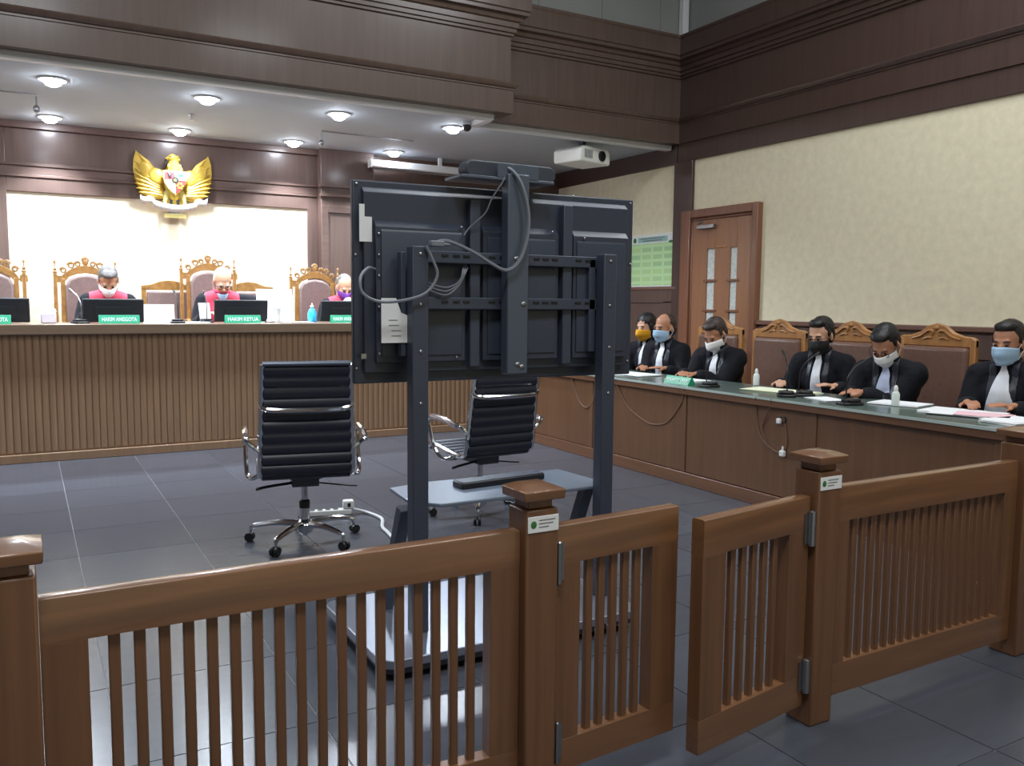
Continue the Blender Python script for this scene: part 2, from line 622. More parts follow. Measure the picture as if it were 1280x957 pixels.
# beam and cornice: one moulding profile swept along beam, return, beam and right wall
PROF = [(-.12, 3.16), (.05, 3.16), (.05, 3.365), (.058, 3.37), (.058, 3.385), (.07, 3.39), (.085, 3.41), (.09, 3.425), (.085, 3.435), (.03, 3.445),
        (.03, 3.855), (.05, 3.862), (.05, 3.885), (.068, 3.89), (.068, 3.925), (.085, 3.93), (.085, 3.975), (.105, 3.985), (.115, 4.02),
        (.155, 4.03), (.155, 4.06), (.17, 4.07), (.17, 4.235), (.18, 4.25), (.18, 4.275), (-.12, 4.285)]
PATH = [(XL, Y1), (XE, Y1), (XE, Y2), (XW, Y2), (XW, YR)]


def sweep(path, prof, i0, i1):
    def nrm(a, b):
        d = (Vector(b) - Vector(a)).normalized()
        return Vector((d.y, -d.x))
    rows = []
    for i in range(i0, i1 + 1):
        p = Vector(path[i])
        ns = []
        if i > 0:
            ns.append(nrm(path[i - 1], path[i]))
        if i < len(path) - 1:
            ns.append(nrm(path[i], path[i + 1]))
        if len(ns) == 2:
            o = (ns[0] + ns[1]) / (1 + ns[0].dot(ns[1]))
        else:
            o = ns[0]
        rows.append([(p.x + o.x * d, p.y + o.y * d, z) for d, z in prof])
    mb = MB()
    n = len(prof)
    vs = [v for r in rows for v in r]
    fs = []
    for r in range(len(rows) - 1):
        for k in range(n):
            q = (k + 1) % n
            fs.append((r * n + k, r * n + q, (r + 1) * n + q, (r + 1) * n + k))
    fs.append(tuple(range(n)))
    fs.append(tuple((len(rows) - 1) * n + k for k in range(n)))
    return mb.add(vs, fs)


struct(sweep(PATH, PROF, 0, 2).build('trim_4', M['beam'], smooth=20))
struct(sweep(PATH, PROF, 2, 3).build('trim_5', M['beam'], smooth=20))
struct(sweep(PATH, PROF, 3, 4).build('trim_6', M['beam_dark'], smooth=20))
# lower board of the right wall cornice
lb = MB()
lb.box(XW - .035, XW, YR, Y2 - .02, 2.955, 3.17)
lb.box(XW - .035, XW, Y2, YB - .03, 2.945, 3.16)
struct(lb.build('trim_7', M['beam_dark'], None, 0.004))

# dropped ceiling and its white edge
struct(MB().box(XL, XE - .06, Y1 + .1, YB, ZC, ZC + .1).box(XE - .06, XW, Y2 + .1, YB, ZC, ZC + .1).build('ceiling', M['ceiling']))
we = MB()
we.box(XL, XE - .09, Y1 + .07, Y1 + .15, ZC - .045, ZC + .012)
we.box(XE - .15, XE - .07, Y1 + .15, Y2 + .15, ZC - .045, ZC + .012)
we.box(XE - .07, XW - .05, Y2 + .07, Y2 + .15, ZC - .045, ZC + .012)
struct(we.build('trim_8', M['white_trim'], None, 0.006))

# door in the right wall
dx = XW
df = MB()
for a, b, z0, z1 in ((6.25, 6.33, 0, 2.41), (7.25, 7.40, 0, 2.41), (6.33, 7.25, 2.32, 2.41)):
    df.box(dx - .085, dx, a, b, z0, z1)
for a, b, z0, z1 in ((6.33, 6.35, 0, 2.32), (7.225, 7.25, 0, 2.32), (6.33, 7.25, 2.29, 2.32)):
    df.box(dx - .06, dx, a, b, z0, z1)
door = struct(df.build('door_1', M['door_frame'], None, 0.01))
SL = ((6.88, 7.0), (6.55, 6.65))
lf = MB()
ys = [6.35, 6.55, 6.65, 6.88, 7.0, 7.225]
for a, b in ((6.35, 6.55), (6.65, 6.88), (7.0, 7.225)):
    lf.box(dx - .05, dx - .02, a, b, 0, 2.29)
for a, b in SL:
    lf.box(dx - .05, dx - .02, a, b, 0, .62)
    lf.box(dx - .05, dx - .02, a, b, 1.98, 2.29)
lf.build('door_leaf', M['door'], door, 0.004)
for a, b in SL:
    for z0, z1 in ((.62, .98), (1.0, 1.31), (1.335, 1.63), (1.655, 1.98)):
        MB().box(dx - .034, dx - .028, a, b, z0, z1).build('pane', M['door_glass'], door)
    br = MB()
    for z in (.99, 1.322, 1.642):
        br.box(dx - .056, dx - .02, a - .045, b + .045, z - .013, z + .013)
    br.build('glazing_bar', M['door_frame'], door, 0.003)
hm = MB()
hm.box(dx - .056, dx - .045, 6.7, 6.84, 1.985, 2.005)
hm.build('door_rail_moulding', M['oak'], door, 0.003)
dc = MB()
dc.box(dx - .1, dx - .05, 6.86, 7.12, 2.195, 2.235)
dc.bar((dx - .09, 7.1, 2.245), (dx - .13, 6.99, 2.262), .02, .01)
dc.bar((dx - .13, 6.99, 2.265), (dx - .07, 7.22, 2.3), .02, .01)
dc.build('door_closer', M['steel'], door, 0.003)
MB().tube([(dx - .05, 6.42, 1.05), (dx - .1, 6.42, 1.05), (dx - .1, 6.53, 1.05)], .01, smooth=0).build('door_handle', M['steel'], door)

# ================================================================== CEILING FITTINGS
for j, ly in enumerate((7.98, 9.62)):
    for i in range(-2, 4):
        lx = 0.27 + 1.19 * i + (0.02 if j else 0)
        vis = i >= 0
        nm = ['second from the left', 'third from the left', 'right of centre', 'nearest the dome camera'][0]
        lab = 'round bright downlight in the grey ceiling, %s row, %s' % (
            'front' if j == 0 else 'rear',
            {-2: 'second beyond the left edge', -1: 'just beyond the left edge', 0: 'leftmost in view', 1: 'second from the left in view', 2: 'third from the left in view', 3: 'rightmost'}[i])
        t = thing('downlight', lab, 'ceiling light', (lx, ly, ZC), 0, 'recessed downlights in the dropped ceiling')
        MB().lathe([(.085, -.001), (.108, -.001), (.112, -.008), (.104, -.014), (.085, -.012)], seg=24, ring=True).build('trim_ring', M['white_trim'], t)
        MB().lathe([(.001, -.062), (.03, -.058), (.055, -.045), (.072, -.022), (.076, -.0005), (.001, -.0005)], seg=24).build('lamp_glow_dome', M['lamp'], t)  # dome swelled below the flat lamp to imitate its bloom
        ld = bpy.data.lights.new('downlight_lamp', 'SPOT')
        ld.energy = 190
        ld.spot_size = radians(155 if j == 0 else 106)
        ld.spot_blend = 0.45
        ld.shadow_soft_size = 0.08
        ld.color = (0.82, 0.91, 1.0)
        lo = bpy.data.objects.new('downlight_lamp', ld)
        lo.location = (0, 0, -0.085)
        COL.objects.link(lo)
        lo.parent = t

t = thing('dome_camera', 'small dark dome camera under the grey ceiling beside the rightmost downlight', 'camera', (3.85, 7.68, ZC))
MB().lathe([(.05, 0), (.055, -.025), (.05, -.03)]).build('mount', M['white_plastic'], t)
MB().ball((0, 0, -.045), .045).build('dome', mat('smoked_dome', (40, 40, 44), 0.1), t)
t = thing('sprinkler', 'tiny dark sprinkler head in the grey ceiling between two downlights', 'sprinkler', (1.46, 8.77, ZC))
MB().lathe([(.025, 0), (.025, -.006), (.01, -.01), (.01, -.05), (.022, -.052), (.022, -.056)]).build('sprinkler_head', M['steel'], t)

for (x0, y0, L, lab) in ((-.78, 8.65, .94, 'thin dark ceiling track with hanging spot over the left end of the bench'),
                        (2.75, 8.86, 1.03, 'thin dark ceiling track with hanging spot, left of the projection screen')):
    t = thing('ceiling_track', lab, 'ceiling track', (x0, y0, ZC), 0)
    MB().box(0, L, -.012, .012, -.012, 0).build('track', M['steel'], t, .003)
    ex = L if x0 < 0 else 0
    MB().tube([(ex, 0, -.02), (ex, 0, -.1)], .008, smooth=0).build('drop_rod', M['steel'], t)
    MB().ball((ex, 0, -.125), (.028, .028, .035)).build('spot_head', M['steel'], t)

t = thing('projection_screen', 'long pale roller projection screen case hung under the ceiling behind the large display', 'projection screen', (3.62, 9.76, 2.97))
MB().box(0, 2.0, -.05, .05, 0, .085).build('screen_case', M['white_trim'], t, .015)
MB().box(-.015, .0, -.055, .055, -.005, .09).build('end_cap', M['white_plastic'], t, .004)
MB().box(2.0, 2.015, -.055, .055, -.005, .09).build('end_cap', M['white_plastic'], t, .004)
MB().tube([(.02, 0, -.015), (1.98, 0, -.015)], .014, smooth=0).build('bottom_bar', M['steel'], t)
for x in (.9, 1.8):
    MB().box(x - .02, x + .02, -.02, .02, .08, .185).build('hanger', M['white_trim'], t)

t = thing('projector', 'white projector hung from the ceiling above the right side of the large display', 'projector', (5.38, 7.92, 2.90), radians(18))
pr = MB()
pr.prism([(-.25, 0), (.25, 0), (.26, .03), (.26, .13), (.22, .165), (-.2, .165), (-.26, .13), (-.26, .03)], -.19, .19)
pr.build('projector_body', M['beige'], t, .012)
MB().lathe([(.055, 0), (.055, .02), (.045, .025), (.04, .01)], (.1, -.19, .085), axis=(0, -1, 0)).build('lens', M['black_plastic'], t)
vt = MB()
for k in range(8):
    vt.box(-.2 + k * .018, -.192 + k * .018, -.194, -.188, .04, .13)
vt.build('vent', M['ink'], t)
mt = MB()
mt.box(-.11, .11, -.07, .07, .17, .19)
mt.box(-.03, .03, -.03, .03, .19, .25)
for sx in (-1, 1):
    mt.bar((0, 0, .2), (sx * .14, -.1, .165), .018, .01)
    mt.bar((0, 0, .2), (sx * .14, .1, .165), .018, .01)
mt.build('ceiling_mount', M['black_metal'], t, .003)

# notice on the alcove wall
t = thing('notice_board', 'pale green printed notice on the cream wall right of the large display', 'notice', (XW - .012, 7.95, 1.895))
MB().box(-.014, 0, -.42, .42, -.305, .305).build('backing', M['white_plastic'], t, .002)
MB().box(-.016, -.0142, -.405, .405, -.29, .20).build('print_area', M['poster'], t)
MB().box(-.016, -.0142, -.27, .27, .215, .275).build('header', M['poster_head'], t)
tx = MB()
for k in range(2):
    tx.box(-.0172, -.0162, -.22 + .04 * k, .22 - .04 * k, .228 + .026 * (1 - k) - .002, .238 + .026 * (1 - k))
tx.build('header_print', M['ink'], t)
MB().ball((-.0165, .33, .245), (.001, .03, .03)).build('emblem_print', M['sticker_green'], t)
MB().ball((-.0165, -.33, .205), (.001, .04, .015)).build('green_blot', M['sticker_green'], t)

# ================================================================== JUDGES' BENCH
bt = thing('judges_bench', 'long fluted brown wooden judges bench across the back of the courtroom', 'bench', (XL + .3, BENCH_Y, 0))
BL = 4.9 - (XL + .3)
MB().box(0, BL, .05, .12, .0, 1.08).build('front_panel', M['bench'], bt, .004)
MB().box(-.02, BL + .02, -.02, .62, 1.085, BENCH_Z).build('top_ledge', M['bench_x'], bt, .008)
MB().box(-.01, BL, .012, .1, 0, .075).build('plinth', M['bench'], bt, .006)
ft = MB()
ft.box(.02, BL - .02, .038, .052, .075, 1.085)
k = 0
while .03 + k * .055 < BL - .03:
    x = .03 + k * .055
    ft.prism([(x, .05), (x + .002, .034), (x + .009, .029), (x + .046, .029), (x + .052, .034), (x + .0535, .05)], .09, 1.085, 'xy')
    k += 1
fo = ft.build('fluting', M['bench'], bt, 0, smooth=60)
fo['kind'] = 'stuff'
MB().box(0, BL, .1, .58, .78, .8).build('inner_shelf', M['bench_x'], bt)
for x in (.0, BL * .33, BL * .66, BL - .04):
    MB().box(x, x + .04, .12, .58, PLAT, 1.085).build('bracket', M['bench'], bt)

# ================================================================== PROSECUTORS' TABLE
TX, TY0, TY1, TZ = 4.36, 2.53, 7.95, 0.765
tt = thing('prosecutors_table', 'long brown wooden counsel table with dark green top along the right wall', 'table', (TX, TY0, 0))
TL = TY1 - TY0
cuts = [0.0, 1.23, 2.47, 3.71, TL]
for a, b in zip(cuts[:-1], cuts[1:]):
    MB().box(.03, .06, a + .02, b - .02, .1, .7).build('front_panel', M['table'], tt, .003)
for c in cuts:
    c = min(max(c, .025), TL - .025)
    MB().box(.022, .075, c - .022, c + .022, 0, .7).build('stile', M['table'], tt, .003)
MB().box(.018, .07, 0, TL, 0, .095).build('plinth', M['table_y'], tt, .004)
MB().box(0, .62, -.01, TL, .7, .748).build('tabletop', M['table_y'], tt, .005)
MB().box(-.004, .615, -.006, TL - .01, .748, TZ).build('green_cover', M['glass_top'], tt, .004)
MB().box(-.006, -.003, -.006, TL - .01, .746, TZ - .002).build('cover_edge', M['glass_edge'], tt)
for y in (.02, TL - .05):
    MB().box(.06, .58, y, y + .03, 0, .7).build('end_panel', M['table'], tt, .003)
# round cable hole with a pale grommet
MB().lathe([(.028, 0), (.028, .006), (.02, .008), (.019, 0)], (.032, 1.49, .625), axis=(-1, 0, 0)).build('grommet', M['black_plastic'], tt)

def cable(name, label, pts, r, m, cat='cable', group=None, smooth=6):
    o = MB().tube(pts, r, 6, smooth).build(name, m)
    return tag(o, label, cat, group)

fx = TX + .026
cable('looped_cable', 'thin tan cable drooping in a wide loop across the table front', [(TX - .006, 5.86, TZ - .02), (fx - .01, 5.83, .66), (fx, 5.7, .52), (fx, 5.5, .44), (fx, 5.37, .42), (fx, 5.2, .46), (fx, 5.06, .6), (fx - .01, 5.0, .7), (TX - .006, 4.98, TZ - .02)], .005, M['cable_tan'])
cable('looped_cable', 'pale cable in a narrow loop on the table front beside the display stand', [(TX - .006, 6.57, TZ - .02), (fx, 6.53, .65), (fx, 6.44, .5), (fx, 6.32, .45), (fx, 6.22, .52), (fx, 6.19, .66), (TX - .006, 6.16, TZ - .02)], .007, M['cable_tan'])
cable('looped_cable', 'pale cable looping from the round hole in the table front', [(TX - .006, 4.24, TZ - .01), (fx, 4.26, .66), (fx, 4.22, .5), (fx, 4.12, .42), (fx, 4.03, .4), (fx, 3.98, .45), (fx, 3.99, .56), (fx + .004, 4.02, .62)], .005, M['cable_tan'])
cable('looped_cable', 'short pale cable running up from the table front to the microphones', [(TX - .006, 4.1, TZ - .004), (fx - .02, 4.12, .7), (fx, 4.2, .55), (fx, 4.14, .42)], .004, M['cable_tan'])
g = thing('cable_plug', 'small white plug hanging below the round hole of the table front', 'plug', (fx - .012, 4.0, .4))
MB().box(-.015, .012, -.02, .02, -.02, .02).build('plug_body', M['white_plastic'], g, .006)
MB().lathe([(.008, 0), (.006, .03)], (0, 0, .018)).build('strain_relief', M['white_plastic'], g)
g = thing('cable_plug', 'small white plug sitting in the round hole of the table front', 'plug', (fx - .02, 4.035, .615))
MB().box(-.01, .01, -.018, .018, -.018, .018).build('plug_body', M['white_plastic'], g, .006)

# ================================================================== BARRIER
RY = 1.853
def post(x0, label, sticker=True, w=.1):
    t = thing('barrier_post', label, 'post', (x0 + w / 2, RY + w / 2, 0), 0, None)
    h = w / 2
    MB().box(-h, h, -h, h, 0, .855).build('shaft', M['rail_z'], t, .006)
    MB().box(-h + .012, h - .012, -h + .012, h - .012, .855, .88).build('neck', M['rail_z'], t, .003)
    c = MB()
    e = h + .012
    c.add([(-e, -e, .88), (e, -e, .88), (e, e, .88), (-e, e, .88), (-e - .002, -e - .002, .905), (e + .002, -e - .002, .905), (e + .002, e + .002, .905), (-e - .002, e + .002, .905), (-.034, -.034, .917), (.034, -.034, .917), (.034, .034, .917), (-.034, .034, .917)],
          [(3, 2, 1, 0), (0, 1, 5, 4), (1, 2, 6, 5), (2, 3, 7, 6), (3, 0, 4, 7), (4, 5, 9, 8), (5, 6, 10, 9), (6, 7, 11, 10), (7, 4, 8, 11), (8, 9, 10, 11)])
    c.build('cap', M['rail_x'], t, .003)
    if sticker:
        s = MB().box(-h + .003, h - .001, -h - .0025, -h - .0002, .795, .838).build('sticker', M['paper'], t, .001)
        s['label'] = 'white sticker with a small green emblem'
        MB().ball((-h + .02, -h - .003, .817), (.009, .001, .01)).build('emblem_mark', M['sticker_green'], s)
        k = MB()
        for i, wd in enumerate((.05, .044, .03)):
            k.box(-h + .036, -h + .036 + wd, -h - .0032, -h - .0026, .826 - i * .009, .8285 - i * .009)
        k.build('print_lines', M['ink'], s)
    return t

post(-.112, 'brown wooden barrier post at the left edge of the low barrier', False, .112)
post(1.105, 'brown wooden barrier post with white sticker, between left panel and left gate', True, .098)
post(2.2, 'brown wooden barrier post with white sticker, between right gate and right panel', True, .104)
post(3.375, 'brown wooden barrier post at the far right end of the low barrier', False, .11)

def panel(name, label, cat, loc, rz, L, z0, z1, s0, s1, zb, zt, n, th=.045, group=None):
    """frame with an opening s0..s1 x zb..zt filled with n upright slats; local x along, front face at y=0"""
    t = thing(name, label, cat, loc, rz, group)
    c = .006
    tr = MB()
    tr.prism([(0, zt), (th, zt), (th, z1 - c), (th - c * .3, z1 - c * .3), (th - c, z1), (c, z1), (c * .3, z1 - c * .3), (0, z1 - c)], 0, L, 'yz')
    tr.build('top_rail', M['rail_x'], t)
    MB().box(0, L, 0, th, z0, zb).build('bottom_rail', M['rail_x'], t, .0012)
    MB().box(0, s0, 0, th, zb, zt).build('stile', M['rail_z'], t, .0012)
    MB().box(s1, L, 0, th, zb, zt).build('stile', M['rail_z'], t, .0012)
    p = (s1 - s0) / (n + 1)
    me = MB().box(-.0115, .0115, .013, .031, zb - .003, zt + .003).mesh('slat')
    for i in range(n):
        o = link('slat', me, M['rail_z'], t, .003, (s0 + p * (i + 1), 0, 0))
    return t

panel('slatted_barrier', 'long slatted wooden barrier panel between the left and middle posts', 'barrier panel', (0.001, 1.885, 0), 0, 1.103, .07, .797, .086, 1.018, .198, .701, 18)
panel('slatted_barrier', 'slatted wooden barrier panel at right, between the hinge post and the end post', 'barrier panel', (2.304, 1.885, 0), 0, 1.07, .065, .79, .09, .99, .175, .67, 18)

def gate_hinges(t, x, zs, knuckle=.012):
    for z in zs:
        h = MB()
        h.lathe([(.004, -.06), (knuckle, -.056), (knuckle, .056), (.004, .06)], (x, -.012, z), 10)
        h.box(x - .028, x + .02, -.006, -.001, z - .05, z + .05)
        h.build('hinge', M['steel'], t)

g1 = panel('barrier_gate', 'left leaf of the low slatted gate, hinged on the middle post', 'gate', (1.208, 1.872, 0), radians(4.0), .452, .105, .797, .085, .352, .195, .69, 5)
gate_hinges(g1, .004, (.7, .2), .007)
g2 = panel('barrier_gate', 'right leaf of the low slatted gate, standing slightly open', 'gate', (1.665, 1.80, 0), radians(8.5), .53, .07, .775, .105, .425, .175, .665, 5)
gate_hinges(g2, .528, (.67, .175))

# ================================================================== LARGE DISPLAY ON A STAND
st = thing('display_stand', 'black metal mobile stand with shelf carrying the large display', 'stand', (1.755, 3.03, 0))
def rounded(x0, x1, y0, y1, r, n=5):
    out = []
    for cx, cy, a0 in ((x1 - r, y1 - r, 0), (x0 + r, y1 - r, 90), (x0 + r, y0 + r, 180), (x1 - r, y0 + r, 270)):
        for i in range(n + 1):
            a = radians(a0 + 90 * i / n)
            out.append((cx + r * cos(a), cy + r * sin(a)))
    return out
MB().prism(rounded(-.68, .5, -.23, .5, .07), .055, .09, 'xy').build('base_plate', M['base_grey'], st, .004)
MB().prism(rounded(-.665, .485, -.215, .485, .06), .03, .055, 'xy').build('base_skirt', M['black_metal'], st)
for x, y in ((-.6, -.16), (.42, -.16), (-.6, .42), (.42, .42)):
    c = MB()
    c.lathe([(.022, -.012), (.024, 0), (.022, .012)], (x, y, .022), 12, axis=(1, 0, 0))
    c.build('caster', M['black_plastic'], st)
for x0 in (-.478, .408):
    MB().box(x0, x0 + .066, -.03, .03, .09, 1.6).build('upright', M['black_metal'], st, .004)
    cv = MB()
    for z in (1.38, 1.57, 1.2, 1.0):
        cv.ball((x0 + .033, -.031, z), (.008, .004, .008), 8, 6)
    cv.build('bolt', M['steel'], st)
    sx = x0 + .033
    MB().bar((sx - .02, .30, .09), (sx - .02, .09, .57), .05, .05).build('rear_strut', M['black_metal'], st, .004)
    MB().box(x0 - .022 if x0 < 0 else x0 - .035, x0 - .002, .03, .07, 1.18, 1.58).build('side_bracket', M['black_metal'], st, .003)
sh = MB()
sh.prism([(-.42, .14), (-.33, .04), (.52, .04), (.52, .06), (.49, .44), (-.2, .46), (-.40, .42)], .565, .58, 'xy')
sh.build('shelf', M['shelf_grey'], st, .004)
for z in (1.385, 1.565):
    MB().box(-.412, .47, .03, .06, z - .024, z + .024).build('cross_rail', M['black_metal'], st, .004)
    sl = MB()
    for x in (-.33, -.28, -.235, -.12, -.07, .09, .135, .18, .3, .35):
        sl.box(x, x + .028, .026, .031, z + .002, z + .01)
    sl.build('slot_row', M['black_plastic'], st)
MB().box(-.07, .028, -.035, .02, 1.1, 1.9).build('centre_column', M['grey_metal'], st, .005)
cb = MB()
cb.box(-.27, .155, -.02, .13, 1.872, 1.884)
cb.box(-.11, .08, -.02, -.012, 1.884, 1.94)
cb.build('camera_shelf', M['grey_metal'], st, .002)
bl = MB()
for x, z in ((.0, 1.13), (-.02, 1.14), (.005, 1.385), (-.03, 1.565)):
    bl.ball((x, -.037, z), (.012, .004, .01), 8, 6)
bl.build('bolt', M['steel'], st)

MB  # display
tv = thing('display_screen', 'large black flat display seen from behind, on the mobile stand', 'display', (1.757, 3.155, 1.068), radians(-2.5))
MB().box(-.652, .652, -.0, .03, 0, .787).build('bezel', M['tv_plastic'], tv, .006)
MB().box(-.64, .64, .03, .034, .012, .775).build('screen_glass', mat('dark_screen', (12, 13, 16), 0.08), tv)
bk = MB()
def lip(x0, x1, z0, z1, y0, y1, slope=.022):
    bk.add([(x0, y1, z0), (x1, y1, z0), (x1, y1, z1 - slope), (x0, y1, z1 - slope), (x0, y0, z0), (x1, y0, z0), (x1, y0, z1), (x0, y0, z1)],
           [(0, 1, 2, 3), (3, 2, 6, 7), (4, 7, 6, 5), (0, 4, 5, 1), (0, 3, 7, 4), (1, 5, 6, 2)])
lip(-.615, .605, .045, .762, 0, -.026)
bk.build('back_shell', M['tv_plastic'], tv, .002)
bk = MB()
for x0, x1 in ((-.575, -.2), (-.12, .235), (.31, .595)):
    lip(x0, x1, .085, .635, -.026, -.05, .026)
bk.build('raised_back_panel', M['tv_plastic'], tv, .002)
bk = MB()
lip(-.555, -.215, .11, .60, -.05, -.056, .012)
lip(-.1, .22, .11, .59, -.05, -.056, .012)
lip(.325, .575, .11, .59, -.05, -.056, .012)
bk.build('vent_cover', M['tv_plastic'], tv, .002)
for x in (-.185, .25):
    MB().box(x, x + .045, -.066, -.026, .06, .735).build('mounting_rib', M['black_metal'], tv, .004)
sc = MB()
for x, z in ((-.635, .77), (-.25, .775), (.3, .775), (.635, .77), (-.64, .5), (.64, .5), (-.64, .06), (.635, .06), (-.565, .58), (-.565, .5), (-.565, .42), (-.565, .3), (-.565, .12), (-.24, .1), (.44, .12), (.36, .6), (.2, .62), (-.22, .62), (-.15, .27), (.27, .27)):
    sc.ball((x, -.058 if abs(x) < .6 else -.002, z), (.006, .004, .006), 8, 6)
sc.build('screws', M['steel'], tv)['kind'] = 'stuff'
s = MB().prism([(-.633, .55), (-.583, .55), (-.583, .645), (-.612, .645), (-.612, .692), (-.633, .692)], -.0285, -.0262).build('label_sticker', M['paper'], tv)
s['label'] = 'white L-shaped rating label'
MB().box(-.63, -.61, -.032, -.0262, .1, .12).build('port_marking', M['steel'], tv)

vb = thing('video_bar', 'dark grey camera and speaker bar standing on top of the large display', 'video bar', (1.745, 3.10, 1.885))
MB().prism(rounded(-.21, .21, 0, .068, .032), -.03, .045, 'xz').build('housing', mat('video_bar_shell', (58, 64, 74), 0.55), vb, .006)
MB().lathe([(.026, 0), (.026, .008), (.018, .01), (.012, .004)], (0, .045, .04), axis=(0, 1, 0)).build('camera_lens', M['black_plastic'], vb)
MB().box(-.05, .05, -.034, -.03, .018, .055).build('port_panel', M['black_plastic'], vb, .002)

cable('display_cable', 'thick grey cable draped from the video bar in a long curve', [(1.68, 3.06, 1.925), (1.70, 3.0, 1.915), (1.735, 2.97, 1.85), (1.762, 2.965, 1.74), (1.755, 2.965, 1.64), (1.72, 2.965, 1.555), (1.665, 2.965, 1.517), (1.6, 2.97, 1.54), (1.52, 2.98, 1.585), (1.41, 2.985, 1.622), (1.345, 2.985, 1.602)], .0075, M['cable_grey'])
cable('display_cable', 'grey cable bulging in a round loop left of the stand upright', [(1.16, 3.09, 1.512), (1.11, 3.03, 1.512), (1.066, 2.985, 1.475), (1.07, 2.975, 1.42), (1.13, 2.97, 1.39), (1.23, 2.97, 1.395), (1.32, 2.97, 1.425), (1.365, 2.97, 1.49), (1.345, 2.975, 1.555), (1.325, 2.985, 1.6)], .006, M['cable_grey'])
cable('display_cable', 'thin dark wire hanging slack from the video bar across the display back', [(1.685, 3.05, 1.915), (1.675, 3.01, 1.88), (1.63, 3.03, 1.80), (1.612, 3.05, 1.745), (1.56, 3.08, 1.69), (1.535, 3.085, 1.655)], .003, M['cable_grey'])
for k in range(3):
    cable('display_cable', ('uppermost', 'middle', 'lowest')[k] + ' of three thin grey wires bunched beside the left stand upright', [(1.355, 3.07, 1.47 - .012 * k), (1.40, 3.05, 1.452 - .014 * k), (1.45, 3.05, 1.448 - .014 * k), (1.505, 3.06, 1.475 - .006 * k), (1.53 + .01 * k, 3.08, 1.53)], .0035, M['cable_grey'])
g = thing('cable_connector', 'grey cable connector at the top of the left stand upright', 'connector', (1.365, 2.975, 1.608), radians(10))
MB().box(-.03, .03, -.012, .012, -.01, .012).build('connector_shell', M['cable_grey'], g, .004)
MB().lathe([(.008, 0), (.006, .03)], (.03, 0, 0), axis=(1, 0, 0)).build('strain_relief', M['cable_grey'], g)
g = thing('paper_note', 'white paper note hanging behind the left upright of the display stand', 'paper', (1.222, 3.055, 1.318))
nb = MB()
nb.prism([(-.05, -.085), (.055, -.085), (.055, .02), (.03, .03), (.01, .085), (-.05, .085)], -.001, .001)
nb.build('sheet', M['paper'], g)
tl = MB()
for i, (a, b) in enumerate(((-.02, .015), (-.02, .02), (-.01, .03), (-.01, .03))):
    tl.box(a, b, -.0022, -.0012, .0 - i * .02, .003 - i * .02)
tl.build('print_lines', M['ink'], g)
g = thing('power_adapter', 'black slim box lying on the shelf of the display stand', 'box', (1.755 + .08, 3.32, .58), radians(4))
MB().box(-.22, .22, -.045, .045, 0, .028).build('adapter_shell', M['black_plastic'], g, .006)
MB().box(-.215, .215, -.04, .04, .028, .031).build('adapter_lid', M['black_metal'], g, .001)

